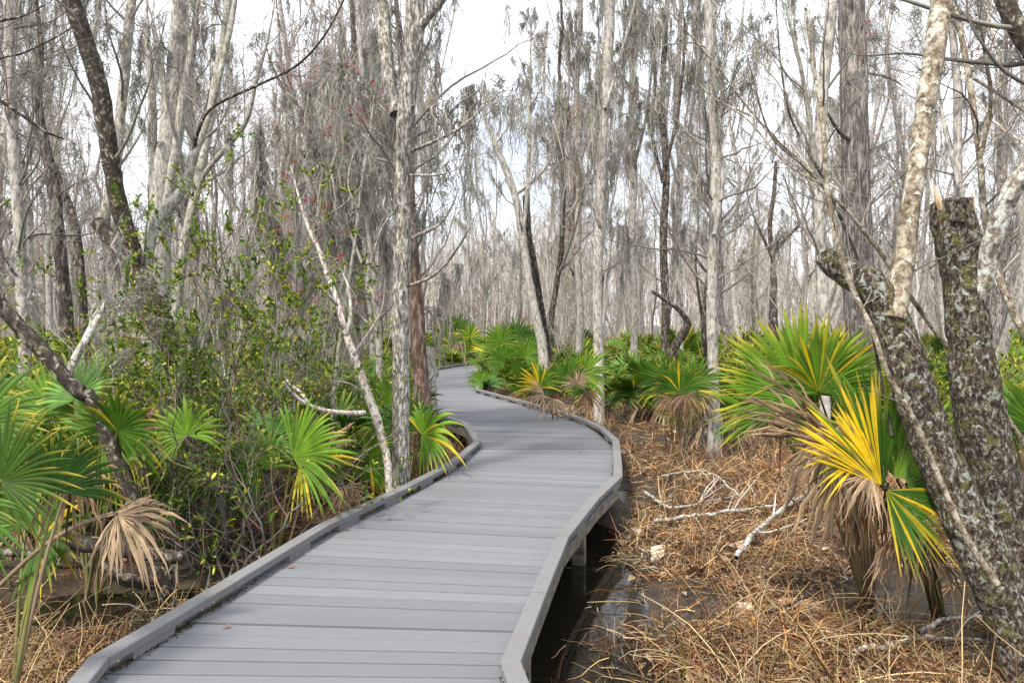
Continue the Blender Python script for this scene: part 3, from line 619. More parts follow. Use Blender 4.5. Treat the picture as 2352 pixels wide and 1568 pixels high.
hero('sapling', 'greenish branching sapling behind the splintered trunk near the right edge', 'sapling', 5.2, [
    ([(2370, 800, 18), (2320, 700, 17), (2290, 620, 16), (2262, 500, 15), (2252, 380, 14), (2236, 250, 14), (2215, 120, 13), (2190, 0, 12), (2170, -120, 10)], .5),
    ([(2255, 350, 10), (2275, 230, 9), (2262, 120, 8), (2240, -20, 7)], -.3),
    ([(2252, 340, 8), (2300, 180, 8), (2275, 60, 7), (2250, -60, 5)], .5),
    ([(2236, 180, 8), (2330, 240, 7), (2400, 290, 6)], -.2)], M['mottled'], base=-0.4, k=9, n=40, sub=22, sub_len=(.5, 1.6), twigs=120, tw_len=(.2, .8), moss=8, moss_len=(.1, .4), up=.2, tone=.7)
hero('bare_tree', 'green stained limb cutting across the top right corner', 'tree', 4.6, [
    ([(2620, 1400, 60), (2600, 800, 56), (2520, 400, 50), (2440, 230, 46), (2375, 130, 42), (2330, 50, 40), (2290, -40, 38), (2250, -160, 32)], .2)], M['patchy'], base=-0.4, k=14, n=40, sub=10, twigs=80, tw_len=(.2, .8))
hero('bare_tree', 'mottled trunk with red buds near the top right, behind the leaning mottled limb', 'tree', 9.5, [
    ([(2240, 1000, 26), (2225, 800, 24), (2210, 600, 22), (2200, 400, 20), (2198, 200, 18), (2180, 0, 16), (2175, -150, 12)], .3),
    ([(2200, 420, 10), (2170, 300, 9), (2150, 180, 8), (2100, 40, 6)], .3)], M['greybark'], k=10, n=30, sub=18, twigs=180, moss=50, moss_len=(.2, .8), buds=200)
# thin top branches on the left edge
hero('sapling', 'dark bare whip reaching in from the left edge at eye level and above', 'sapling', 4.2, [
    ([(-420, 900, 20), (-260, 500, 16), (-120, 300, 12), (-30, 225, 9), (45, 262, 8), (100, 300, 7), (148, 320, 4)], .3),
    ([(-260, 500, 10), (-140, 160, 9), (-20, 60, 8), (60, 35, 7), (140, -10, 5)], -.2),
    ([(-120, 300, 8), (-20, 150, 6), (60, 120, 5), (170, 60, 4), (230, -10, 3)], .3)], M['patchy'], base=-0.4, k=8, n=34, sub=16, sub_len=(.3, 1.0), twigs=110, tw_len=(.15, .6), up=.2, tone=.6, twr=.0025)
hero('red_budded_tree', 'slender tree with red flower clusters between the green shrub and pale speckled trunk', 'tree', 8.6, [
    ([(762, 1080, 10), (768, 900, 10), (790, 720, 9), (815, 560, 8), (830, 430, 8), (850, 300, 7), (870, 150, 6), (880, 0, 4)], .3),
    ([(800, 640, 5), (760, 590, 5), (712, 600, 4), (690, 640, 2)], -.3), ([(822, 480, 5), (800, 420, 5), (820, 340, 4), (880, 280, 3)], .3),
    ([(830, 430, 5), (790, 470, 4), (740, 500, 3)], .2)], M['smooth'], k=8, n=30, sub=14, sub_len=(.4, 1.1), twigs=90, tw_len=(.15, .5), moss=0, buds=260, red=.3)
hero('moss_draped_tree', 'bare tree curtained with grey moss just left of the pale speckled trunk', 'tree', 10.5, [
    ([(870, 1000, 18), (872, 850, 16), (865, 700, 16), (850, 560, 15), (840, 430, 15), (835, 300, 14), (830, 150, 13), (822, 0, 12), (815, -150, 9)], .3),
    ([(862, 690, 7), (830, 600, 7), (800, 520, 7), (770, 400, 6), (755, 260, 5)], .5),
    ([(855, 600, 7), (880, 500, 7), (895, 400, 6), (900, 250, 5)], -.5),
    ([(845, 480, 7), (800, 380, 6), (780, 250, 6), (760, 120, 5)], -.6),
    ([(868, 760, 6), (820, 720, 6), (780, 690, 5)], .3)], M['greybark'], k=10, n=30, sub=34, twigs=260, moss=310, moss_len=(.8, 3.0), mossw=.016, mzmin=0.2, mper=12)

# ------------------------------------------------------------------ repeated woodland trees
def proto(kind, seed):
    global rng
    keep = rng; rng = np.random.default_rng(seed)
    H = rng.uniform(12.5, 18); r0 = {'slim': .075, 'stout': .17, 'forked': .11, 'mossy': .13, 'red': .09, 'bush': .03}[kind] * rng.uniform(.6, 1.15)
    if kind == 'bush': H = rng.uniform(4, 6.5)
    nst = {'forked': 2, 'bush': 5}.get(kind, 1); Ps = []; Rs = []
    for q in range(nst):
        n = 16; s_ = np.linspace(0, 1, n); lean = rng.standard_normal(2) * (.05 if kind != 'forked' else .08) * H + (rng.standard_normal(2) * .22 * H if kind == 'bush' else 0)
        wob = np.cumsum(rng.standard_normal((n, 2)), 0) * .055 * H / 6; wob -= wob[0]
        x = lean[0] * s_ ** 1.3 + wob[:, 0]; y = lean[1] * s_ ** 1.3 + wob[:, 1]
        hh = H * (1 if q == 0 else rng.uniform(.75, .95))
        Ps.append(np.c_[x + (.12 * rng.standard_normal() if q else 0), y + (.12 * rng.standard_normal() if q else 0), -0.1 + hh * s_]); Rs.append(r0 * (1.0 if q == 0 else .8) * (1 - .8 * s_) * (1 + .5 * np.exp(-s_ * 30)))
    P = np.array(Ps); R = np.array(Rs); P = rs3(P, 28); R = np.array([np.interp(np.linspace(0, 1, 28), np.linspace(0, 1, 16), r) for r in R])
    tk = MB(); tk.tubes(P, R, 9, lump=.12, ls=4)
    crown = MB(); lo = .12 if kind == 'bush' else .2
    P1, R1 = spawn(P, R, {'bush': 18}.get(kind, 17), lo, .98, (1.2 if kind != 'bush' else .8, 5.0 if kind != 'bush' else 2.2), (28, 62), .55, 10, .34, rf=.5)
    P2, R2 = spawn(P1, R1, 150 if kind != 'bush' else 90, .15, 1, (.7, 2.4), (28, 68), .3, 8, .45, r0=.011, tip=.35)
    P3, R3 = spawn(P2, R2, 700 if kind != 'bush' else 420, .1, 1, (.3, 1.0), (28, 70), .2, 5, .45, r0=.005, tip=.5)
    P4, R4 = spawn(P3, R3, 1300 if kind != 'bush' else 500, .1, 1, (.12, .4), (30, 75), .1, 3, .4, r0=.0035, tip=.6)
    red = .5 if kind == 'red' else .12
    crown.tubes(P1, R1, 5, twig_col(len(P1), 1.35)); crown.tubes(P2, R2, 3, twig_col(len(P2), 1.4, red * .5)); crown.tubes(P3, R3, 3, twig_col(len(P3), 1.25, red)); crown.tubes(P4, R4, 3, twig_col(len(P4), 1.3, red))
    if kind == 'red': buds_on(crown, P3, 1400, sz=.03, col=(.30, .09, .08), per=3)
    ms = MB(); nm = {'mossy': 85, 'slim': 14, 'stout': 14, 'forked': 22, 'red': 5, 'bush': 4}[kind]
    moss_on(ms, np.concatenate([rs3(P1, 10), rs3(P2, 10)]), nm, (.5, 2.0) if kind != 'bush' else (.2, .6), per=16, wd=.011, zmin=1.0, spread=.1, gw=np.r_[rng.random(len(P1)) ** 2 * 3 + .1, rng.random(len(P2)) ** 3 * .4])
    rng = keep
    bm_ = {'slim': 'greybark', 'stout': 'cypress', 'forked': 'greybark', 'mossy': 'greybark', 'red': 'darkbark', 'bush': 'smooth'}[kind]
    return [tk.build('trunk', M[bm_], link=False), crown.build('crown', M['twig'], link=False), tag(ms.build('hanging_moss', M['moss'], link=False), kind='stuff')]
KINDS = ['slim', 'slim', 'stout', 'stout', 'forked', 'forked', 'mossy', 'mossy', 'mossy', 'red', 'bush', 'bush']
PROT = [proto(k_, 100 + i) for i, k_ in enumerate(KINDS)]
KN = {'slim': ('bare_tree', 'slender pale bare tree', 'tree'), 'stout': ('bare_tree', 'stout furrowed bare tree', 'tree'), 'forked': ('bare_tree', 'twin stemmed bare tree', 'tree'),
      'mossy': ('moss_draped_tree', 'tall bare tree draped in grey moss', 'tree'), 'red': ('red_budded_tree', 'dark bare tree tinged with red buds', 'tree'), 'bush': ('bare_shrub', 'low tangle of thin bare stems', 'shrub')}
ZONES = [(-9e9, 230, 'behind the slanting left edge trunk'), (230, 560, 'behind the snapped left trunk'), (560, 880, 'behind the tall green shrub'), (880, 1120, 'by the far boardwalk bend'),
         (1120, 1330, 'behind the twin pair of trunks'), (1330, 1600, 'near the curved snag'), (1600, 1900, 'near the dark Y shaped tree'), (1900, 2100, 'behind the tall furrowed trunk'), (2100, 9e9, 'behind the lichened right trunks')]
def zone(x, y):
    px = CXP + x / y * FPX
    for a, b_, t_ in ZONES:
        if a <= px < b_: return t_
def far_word(y): return 'nearer' if y < 24 else ('middle distance' if y < 40 else 'far off')
def put(kit, name, label, cat, group, loc, rz, sc):
    T = empty(name, loc, label, cat, group); T.rotation_euler = (0, 0, rz); T.scale = (sc, sc, sc)
    for p_ in kit:
        c_ = p_.copy(); COL.objects.link(c_); c_.parent = T
    return T
spots = []
keep_out = [(1376, 14.6), (1252, 19), (1777, 21), (1535, 19)]
tries = 0
rr_ = np.random.default_rng(77)
while len(spots) < 215 and tries < 30000:
    tries += 1
    y = 13 + 52 * rr_.random() ** 0.85; x = (rr_.random() * 2 - 1) * (0.69 * y + 2.5)
    if dist_walk(x, y) < 1.9 and y < 50: continue
    px = CXP + x / y * FPX
    if y < 40 and 960 < px < 1120 and y > 12: continue          # the sky gap over the path
    if y < 24 and rr_.random() < .6: continue
    if min([9] + [math.hypot(x - a, y - b_) for a, b_, _ in spots]) < (1.0 if y < 30 else 1.4): continue
    spots.append((x, y, 0))
for i, (x, y, _) in enumerate(spots):
    if rr_.random() < .34 or y < 16 and rr_.random() < .3: ki = int(rr_.integers(10, 12))
    else: ki = int(rr_.integers(0, 10))
    kind = KINDS[ki]; nm, ds, ct = KN[kind]; z = zone(x, y); sc = rr_.uniform(.8, 1.12)
    lab = f"{ds}, {far_word(y)}, {z}"
    put(PROT[ki], nm, lab, ct, f"{ds}s {far_word(y)} {z}", (x, y, float(ground_z(x, y))), rr_.uniform(0, 6.28), sc)

# the woods beyond, one mass
r2 = np.random.default_rng(5)
dw = MB()
N = 2600; y = 58 + 75 * r2.random(N); x = (r2.random(N) * 2 - 1) * (.72 * y + 4); H = y * r2.uniform(.07, .14, N) + 1.5; n = 6; s_ = np.linspace(0, 1, n)
P = np.zeros((N, n, 3)); wob = np.cumsum(r2.standard_normal((N, n, 2)) * .25, 1)
P[:, :, :2] = np.c_[x, y][:, None] + wob; P[:, :, 2] = -.4 + H[:, None] * s_
dw.tubes(P, (r2.uniform(.03, .11, N)[:, None]) * (1 - .75 * s_), 4, np.array((.44, .40, .36)) * r2.uniform(.6, 1.3, (N, 1)))
rng_k = rng; rng = r2
R_ = np.full((N, n), .1)
P1, _r = spawn(P, R_, 66000, .05, 1, (.8, 3.6), (12, 50), .5, 4, .3, r0=.02)
c_ = np.array((.46, .415, .37)) * r2.uniform(.65, 1.3, (len(P1), 1)); k_ = r2.random(len(P1)) < .16; c_[k_] = np.array((.36, .235, .22)) * r2.uniform(.8, 1.2, (k_.sum(), 1))
sd_ = r2.standard_normal((len(P1), 3)); dw.ribbons(P1, .022 * np.array((1, .9, .7, .3)), sd_, c_)
moss_on(dw, rs3(P1, 5), 3500, (.8, 2.2), per=5, spread=.25, wd=.045, zmin=.8, tone=1.15)
rng = rng_k
tag(dw.build('distant_woods', M['twig']), 'pale grey mass of bare moss hung woods closing the view', 'woods', kind='stuff')

# ------------------------------------------------------------------ palmettos
GRN = np.array((0.028, 0.082, 0.008)); GRN2 = np.array((0.10, 0.19, 0.010)); YEL = np.array((0.70, 0.47, 0.015)); TAN = np.array((0.44, 0.31, 0.19)); BRN = np.array((0.15, 0.09, 0.05)); BLU = np.array((0.10, 0.21, 0.06))
def blade(mb, hub, A, Nn, rad, nseg=30, span=250, fold=0.30, droop=0.18, split=0.5, cup=0.12, kind='green', jit=.1, tipyel=.3, yel=0.0, closed=1.0, r=None, dark=1.0):
    r = r or rng; A = nrm(np.array(A, float)[None])[0]; Nn = np.array(Nn, float); Nn = nrm((Nn - (Nn @ A) * A)[None])[0]; B = np.cross(A, Nn)
    n = 9; s_ = np.linspace(0.02, 1, n); ang = np.linspace(-span / 2, span / 2, nseg) * closed; da = math.radians(span * closed / nseg)
    ang = np.radians(ang + r.standard_normal(nseg) * jit * 8)
    L = rad * (0.70 + 0.30 * np.cos(ang * .55)) * (1 + jit * r.standard_normal(nseg))
    if kind == 'dead': L *= r.uniform(.6, 1.05, nseg)
    D = np.cos(ang)[:, None] * A + np.sin(ang)[:, None] * B
    Pq = np.cross(D, Nn)
    sp = L[:, None] * s_
    P = hub + D[:, None] * sp[..., None]
    P = P + Nn * (cup * rad * (s_[None] ** 1.5) * (0.3 + np.abs(np.sin(ang))[:, None]))[..., None]
    dr = droop * (0.6 + .8 * r.random(nseg)); 
    if kind == 'dead': dr = dr * r.uniform(.2, 1.6, nseg)
    P[..., 2] -= dr[:, None] * rad * np.clip((s_ - .35) / .65, 0, 1)[None] ** 2
    if kind == 'dead': P += r.standard_normal((nseg, n, 3)) * .02 * rad * s_[None, :, None] ; 
    w0 = np.tan(abs(da) / 2 + .004)
    wf = np.where(s_ < split, s_ * w0 * 1.06, split * w0 * (1 - ((s_ - split) / (1 - split)) ** 1.5) * 1.02 + .0008)
    Wd = L[:, None] * wf[None]
    if kind == 'dead': Wd = Wd * r.uniform(.75, 1.05, (nseg, 1))
    rid = Nn * (Wd * fold * 2)[..., None]
    v = np.stack([P - Pq[:, None] * Wd[..., None], P + rid, P + Pq[:, None] * Wd[..., None]], 2)
    idx = np.arange(nseg * n * 3).reshape(nseg, n, 3)
    f = np.concatenate([np.stack([idx[:, :-1, j], idx[:, :-1, j + 1], idx[:, 1:, j + 1], idx[:, 1:, j]], -1).reshape(-1, 4) for j in (0, 1)])
    if kind in ('green', 'blue'):
        bs = GRN if kind == 'green' else BLU
        base = bs + (GRN2 - bs) * r.random() * .85; segc = base * dark * r.uniform(.7, 1.35, (nseg, 1))
        ysel = (r.random(nseg) < yel) * (r.uniform(.15, .9, nseg) if yel < .6 else r.uniform(.7, 1, nseg))
        segc = segc * (1 - ysel[:, None]) + YEL * ysel[:, None]
        ty = (r.random(nseg) < tipyel) * r.uniform(.3, 1, nseg)
        tw = ty[:, None] * np.clip((s_ - .6) / .4, 0, 1)[None] ** 1.5
        c_ = segc[:, None] * (1 - tw[..., None]) + (YEL * .8 + TAN * .2) * tw[..., None]
        c_ = np.repeat(c_[:, :, None], 3, 2).copy(); c_[:, :, 1] *= 1.25
        if yel > .6: sp_ = (r.random((nseg, n)) < .09) & (s_[None] > .25); c_[sp_] = BRN * 1.4
        bt = (r.random(nseg) < tipyel * .6)[:, None] * (s_ > .93)[None]; c_[bt] = BRN * 1.3
    else:
        segc = (TAN if r.random() < .65 else BRN * 1.8) * r.uniform(.35, 1.35, (nseg, 1)) * np.where(r.random((nseg, 1)) < .2, .5, 1); c_ = np.repeat(np.repeat(segc[:, None], n, 1)[:, :, None], 3, 2).copy(); c_[:, :, 1] *= .7
    mb.add(v, f, c_.reshape(-1, 3))
def petiole(mb, a, b_, r0=.009, bow=.08, kind='green', r=None):
    r = r or rng; a = np.array(a, float); b_ = np.array(b_, float); s_ = np.linspace(0, 1, 9)[:, None]; m_ = (a + b_) / 2
    side = np.array((0, 0, 1.0)); P = a + (b_ - a) * s_ + side * (np.sin(s_ * math.pi) * bow * np.linalg.norm(b_ - a))
    col = (np.array((.12, .11, .035)) if kind in ('green', 'blue') else TAN * .4) * r.uniform(.8, 1.2)
    mb.tubes(P, np.linspace(r0 * 1.4, r0 * .7, 9), 5, col[None])
def frond_obj(parent, base, hub, A, Nn, rad, loc, sub=True, label=None, link=True, **kw):
    mb = MB(); blade(mb, np.array(hub, float), A, Nn, rad, **kw)
    kd = kw.get('kind', 'green')
    if sub:
        o = mb.build('frond', M['palm'], parent, loc=loc); pm = MB(); petiole(pm, base, hub, kind=kd, r=kw.get('r')); pm.build('petiole', M['petiole'], o, loc=loc)
    else:
        petiole(mb, base, hub, kind=kd, r=kw.get('r')); o = mb.build('frond', M['palm'], parent, loc=loc, link=link)
    if label: o['label'] = label
    return o
def palm_kit(seed, nf, rad, dead, merged=False, yel=.03, tip=.4):
    r = np.random.default_rng(seed); kit = []; mb_all = MB()
    for k in range(nf + dead):
        isd = k >= nf; az = k * 2.4 + r.uniform(-.4, .4); el = math.radians(r.uniform(38, 84) if not isd else r.uniform(-5, 40)); R_ = rad * r.uniform(.8, 1.15)
        ln = r.uniform(.55, 1.15) * rad * (1.6 if not isd else 1.1)
        d = np.array((math.cos(az) * math.cos(el), math.sin(az) * math.cos(el), math.sin(el))); base = np.array((.04 * math.cos(az), .04 * math.sin(az), -.03)); hub = base + d * ln
        el2 = el - math.radians(r.uniform(0, 35)); A = np.array((math.cos(az) * math.cos(el2), math.sin(az) * math.cos(el2), math.sin(el2)))
        if isd: A = np.array((math.cos(az) * .6, math.sin(az) * .6, -.7)); hub[2] = max(hub[2], .35)
        Nn = np.array((-math.cos(az) * math.sin(el2), -math.sin(az) * math.sin(el2), math.cos(el2))) + r.standard_normal(3) * .35
        kw = dict(nseg=int(r.integers(22, 32)) if not merged else 20, span=r.uniform(200, 290), droop=r.uniform(.05, .3) if not isd else .5, kind='dead' if isd else ('blue' if r.random() < .12 else 'green'), tipyel=tip, yel=yel if r.random() < .9 else .15, cup=r.uniform(-.05, .25), r=r, closed=1 if not isd else r.uniform(.3, .9), split=r.uniform(.4, .6))
        if merged: blade(mb_all, hub, A, Nn, R_, **kw); petiole(mb_all, base, hub, r0=.01, kind=kw['kind'], r=r)
        else: kit.append(frond_obj(None, base, hub, A, Nn, R_, None, sub=False, link=False, **kw))
    return [mb_all.build('fronds', M['palm'], link=False)] if merged else kit
PALM = [palm_kit(300 + i, 9 + i % 3, .50 + .05 * (i % 4), 2 + i % 3) for i in range(6)]
PALM_FAR = [palm_kit(400 + i, 11, .55, 2, merged=True, yel=(.03 if i % 2 else .14)) for i in range(6)]
# large leaves by the path, each frond set out by hand
def fr(x, y, Y, dx, dy, dt, rad_px, **kw):
    """hub at (x, y), distance Y; blade axis dx right, dy up, dt away; radius in photo px"""
    hub = PT(x, y, Y); return hub, np.array((dx, dt, dy), float), rad_px / FPX * Y, kw
def hand_palm(label, base_px, Y, fronds, group=None, z=None):
    b0 = PT(base_px[0], base_px[1], Y); b0[2] = float(ground_z(b0[0], b0[1])) - .02
    T = empty('palmetto', b0, label, 'palmetto', group)
    for q in fronds:
        hub, A, rad, kw = fr(*q[:7], **q[7]); Nn = kw.pop('N', (0, -1, .25)); st = kw.pop('base', None)
        base = b0 + np.array((rng.uniform(-.05, .05), rng.uniform(-.05, .05), 0.02)) if st is None else PT(*st)
        frond_obj(T, base, hub, A, Nn, rad, b0, **kw)
    return T
hand_palm('big deep green palmetto fan at the left edge with more fans around it', (-20, 1420), 3.35, [
    (0, 1105, 3.3, .15, 1, .1, 205, dict(dark=.55, nseg=44, span=290, tipyel=.5, droop=.12, cup=.1, split=.45)),
    (-60, 980, 3.7, .2, 1, .3, 210, dict(dark=.8, nseg=36, span=250, tipyel=.6)),
    (130, 1130, 3.6, .15, 1, .2, 170, dict(nseg=26, span=180, tipyel=.7, yel=.03, N=(.8, -.6, .2))),
    (-90, 1180, 3.1, .6, -.4, -.1, 160, dict(nseg=30, span=220, tipyel=.3, droop=.4)),
    (165, 1085, 3.9, -.1, -.7, -.3, 135, dict(kind='dead', nseg=26, span=240, droop=.7, N=(.2, -1, .5), label='drooping brown dead frond'))])
hand_palm('palmetto with one tan dead fan held out over the mud, lower left', (20, 1400), 4.0, [
    (268, 1180, 3.9, .75, -.62, -.15, 150, dict(kind='dead', nseg=30, span=150, droop=.28, jit=.06, N=(.1, -1, .45), base=(0, 1345, 4.1), split=.6)),
    (262, 1176, 3.92, 1, .1, .1, 125, dict(kind='dead', nseg=12, span=60, droop=.5, N=(0, -1, .6), base=(0, 1345, 4.1))),
    (60, 1200, 4.3, .1, .9, .2, 190, dict(nseg=26, tipyel=.5)),
    (90, 1240, 4.2, .7, .4, -.2, 150, dict(nseg=22, tipyel=.5, yel=.1, N=(.3, -.8, .6)))])
hand_palm('pale green palmetto fans behind the end of the slanting brown trunk', (210, 1190), 5.6, [
    (170, 920, 5.8, .35, .9, .2, 150, dict(nseg=32, tipyel=.4, kind='blue', N=(-.5, -1, .3))),
    (230, 1000, 5.5, .6, .7, 0, 130, dict(nseg=28, tipyel=.6)),
    (120, 950, 5.9, -.2, 1, .2, 150, dict(nseg=30, tipyel=.5)),
    (270, 990, 5.4, .4, .5, -.2, 130, dict(nseg=26, yel=.04, tipyel=.6, N=(.4, -1, .3))),
    (300, 1020, 5.6, .7, .1, -.2, 110, dict(kind='dead', nseg=20, droop=.5)),
    (430, 1000, 5.9, -.4, .9, .2, 110, dict(nseg=24, tipyel=.4))])
hand_palm('wide green palmetto fan spreading right in front of the leaning bleached trunk', (640, 1260), 6.3, [
    (672, 1050, 6.2, .75, .5, -.1, 165, dict(nseg=30, span=150, tipyel=.3, N=(-.1, -1, .5), split=.55)),
    (690, 1060, 6.4, .6, -.4, -.2, 130, dict(nseg=20, span=110, tipyel=.8, yel=.35, N=(.2, -1, .4))),
    (620, 1020, 6.6, -.1, 1, .1, 110, dict(nseg=26, tipyel=.5, kind='blue')),
    (600, 1080, 6.3, -.7, .6, 0, 110, dict(nseg=24, tipyel=.4)),
    (735, 1040, 6.6, .7, .1, .1, 100, dict(kind='dead', nseg=18, droop=.5))])
hand_palm('yellow green palmetto fan between the pale speckled trunk and the kerb corner', (945, 1150), 8.3, [
    (968, 998, 8.2, .75, .35, -.2, 110, dict(nseg=26, span=210, tipyel=.9, yel=.2, dark=1.5, N=(-.2, -1, .4), droop=.35)),
    (950, 990, 8.6, -.25, 1, .1, 110, dict(nseg=28, span=150, tipyel=.3, N=(.5, -1, .2))),
    (905, 985, 8.7, -.7, .5, .1, 110, dict(nseg=26, span=160, tipyel=.5, droop=.6, N=(.2, -1, .6))),
    (890, 930, 9.0, .1, 1, .1, 100, dict(nseg=26, tipyel=.3)),
    (955, 930, 9.4, .0, 1, .2, 90, dict(nseg=26, span=150, tipyel=.3, N=(-.6, -1, .2)))])
hand_palm('large palmetto with long pointed fans on the right, green blades edged yellow', (1990, 1200), 5.6, [
    (1845, 905, 4.9, -.15, 1, .1, 215, dict(dark=1.15, nseg=40, span=200, tipyel=.85, droop=.06, split=.62, cup=.1)),
    (1880, 900, 4.8, .2, 1, -.05, 190, dict(dark=1.15, nseg=34, span=180, tipyel=.9, yel=.12, N=(.3, -1, .3))),
    (1845, 925, 4.75, -1, .22, -.05, 225, dict(dark=1.15, nseg=22, span=75, tipyel=.8, droop=.12, cup=0, N=(.1, -1, .6), split=.3)),
    (1935, 880, 5.3, .1, 1, .2, 175, dict(nseg=30, span=150, tipyel=.6)),
    (1760, 960, 5.1, .2, .9, .2, 150, dict(nseg=26, tipyel=.6)),
    (1975, 1050, 4.35, -.82, .52, -.1, 350, dict(kind='dead', nseg=30, span=34, droop=.10, jit=.07, split=.75, N=(0, -1, .5), fold=.8, label='brown dead frond folded shut')),
    (1930, 1060, 4.5, -.3, -1, -.1, 190, dict(kind='dead', nseg=12, span=60, droop=.15, split=.7)), (1960, 1080, 4.55, .1, -1, -.05, 210, dict(kind='dead', nseg=12, span=50, droop=.1, split=.7, N=(.5, -1, .1))),
    (1870, 1010, 4.8, -.2, -1, 0, 190, dict(kind='dead', nseg=12, span=70, droop=.1, N=(-.4, -1, .1))), (2040, 1110, 4.5, .1, -1, 0, 200, dict(kind='dead', nseg=14, span=60, droop=.1, N=(.3, -1, 0))), (1915, 1030, 4.6, -1, .1, -.1, 150, dict(kind='dead', nseg=14, span=90, droop=.4)),
    (1790, 935, 4.7, -.7, -.5, -.2, 120, dict(kind='dead', nseg=26, span=120, droop=.5, N=(0, -1, .4))),
    (1900, 1040, 4.7, .1, -1, -.1, 170, dict(kind='dead', nseg=14, span=80, droop=.2, N=(0, -1, .2))),
    (1985, 1120, 4.75, -.05, -1, -.1, 150, dict(kind='dead', nseg=12, span=60, droop=.2, N=(.2, -1, .2)))])
hand_palm('palmetto with a bright yellow fan against the nearest lichened trunk', (2160, 1300), 5.2, [
    (2025, 1115, 4.15, -.60, .80, -.05, 245, dict(nseg=26, span=56, tipyel=.9, yel=.85, droop=.06, jit=.14, split=.7, N=(-.3, -1, .3), label='bright yellow frond')),
    (2030, 1120, 4.3, -.15, 1, .05, 290, dict(nseg=22, span=42, tipyel=.6, split=.65, droop=.03)),
    (2035, 1125, 4.12, .62, -.62, -.1, 190, dict(nseg=20, span=95, tipyel=.9, yel=.25, droop=.12, N=(.1, -1, .5))),
    (2060, 1100, 4.35, .35, .85, .1, 260, dict(nseg=28, span=120, tipyel=.3, N=(-.4, -1, .2))),
    (2080, 1110, 4.3, .9, .1, .1, 170, dict(nseg=24, span=120, tipyel=.5, N=(0, -1, .6))),
    (1985, 1060, 4.2, -.8, .2, -.1, 130, dict(nseg=16, span=90, yel=.8, tipyel=.9, droop=.2)),
    (2000, 1090, 4.15, -.5, -.8, -.1, 110, dict(kind='dead', nseg=18, span=100, droop=.3)),
    (2120, 1200, 4.35, .1, -1, 0, 220, dict(kind='dead', nseg=14, span=50, droop=.1)), (2090, 1190, 4.4, -.3, -1, 0, 200, dict(kind='dead', nseg=12, span=50, droop=.1)),
    (2060, 1180, 4.3, -.1, -1, 0, 190, dict(kind='dead', nseg=12, span=40, droop=.1, N=(.3, -1, .1)))])
hand_palm('palmetto at the right edge behind the lichened trunks, green and torn tan', (2420, 1250), 4.9, [
    (2330, 1010, 4.9, -.1, 1, .1, 190, dict(nseg=20, span=100, tipyel=.6, kind='blue')),
    (2400, 1000, 4.8, -.3, 1, 0, 210, dict(nseg=26, span=150, tipyel=.6, yel=.2)),
    (2360, 1120, 4.7, .05, 1, 0, 150, dict(kind='dead', nseg=16, span=70, droop=.05, split=.85, jit=.04))])
hand_palm('round yellow tipped palmetto fan standing over dry fronds right of the slim speckled trunk', (1560, 1000), 10.4, [
    (1560, 900, 10.3, 0, 1, -.1, 82, dict(nseg=34, span=270, tipyel=.9, yel=.1, cup=.2)), (1530, 880, 10.5, -.5, .9, 0, 75, dict(nseg=26, tipyel=.6)), (1600, 880, 10.6, .5, .9, 0, 75, dict(nseg=26, tipyel=.5)),
    (1575, 905, 10.1, .1, -1, -.1, 62, dict(kind='dead', nseg=22, span=200, droop=.4)), (1545, 915, 10.2, -.5, -1, -.1, 60, dict(kind='dead', nseg=20, span=180, droop=.4)), (1605, 900, 10.4, .5, -.9, -.1, 60, dict(kind='dead', nseg=20, span=180, droop=.4))])
hand_palm('palmetto beside the kerb with a yellow brown fan and an upright green one', (1290, 965), 12.9, [
    (1300, 880, 12.8, 0, 1, 0, 78, dict(nseg=34, span=240, tipyel=.5)), (1240, 890, 12.7, -.2, 1, 0, 66, dict(nseg=26, span=200, tipyel=.9, yel=.4)), (1325, 880, 12.6, .05, .9, 0, 46, dict(kind='dead', nseg=26, span=260, droop=.05)),
    (1250, 905, 12.6, -.8, -.1, -.1, 62, dict(kind='dead', nseg=20, span=150, droop=.3)), (1270, 915, 12.6, -.3, -1, 0, 50, dict(kind='dead', nseg=20, span=180, droop=.3)), (1345, 900, 12.7, .4, -1, 0, 55, dict(kind='dead', nseg=18, span=160, droop=.3)),
    (1340, 860, 13.2, .4, 1, .1, 74, dict(nseg=28, tipyel=.4))])
hand_palm('small pale green palmetto sprouting at the point of the right kerb', (1115, 905), 18.6, [
    (1105, 880, 18.5, -.3, 1, 0, 42, dict(nseg=18, span=150, kind='blue', tipyel=.1)), (1125, 885, 18.6, .5, 1, 0, 40, dict(nseg=18, span=150, kind='blue', tipyel=.1)), (1110, 890, 18.4, -.9, .3, 0, 34, dict(nseg=16, span=130, kind='blue', tipyel=.1))])
hand_palm('dense tall palmetto clump left of the twin pair of trunks', (1180, 890), 20.5, [
    (1150, 790, 20.5, -.3, 1, 0, 62, dict(nseg=30)), (1185, 780, 20.6, .1, 1, 0, 62, dict(nseg=30)), (1205, 820, 20.3, .5, .8, 0, 55, dict(nseg=28)), (1160, 830, 20.2, -.7, .5, -.1, 55, dict(nseg=28)), (1185, 850, 20.1, .2, .3, -.3, 50, dict(nseg=26)), (1225, 790, 20.9, .4, 1, .1, 55, dict(nseg=26))])
hand_palm('palmetto clump with a pale yellow fan at the far left bend of the boardwalk', (1040, 830), 31.5, [
    (1020, 765, 31.5, -.3, 1, 0, 46, dict(nseg=28, yel=.2)), (1050, 755, 31.6, .1, 1, 0, 46, dict(nseg=28)), (1080, 775, 31.2, .4, .9, 0, 42, dict(nseg=28, yel=.3, dark=1.6)), (1035, 790, 31.1, -.6, .4, 0, 40, dict(nseg=26, yel=.3)), (1060, 795, 31, .3, .1, -.2, 36, dict(nseg=24)), (1050, 785, 30.9, .1, -1, 0, 30, dict(kind='dead', nseg=18, span=180))])

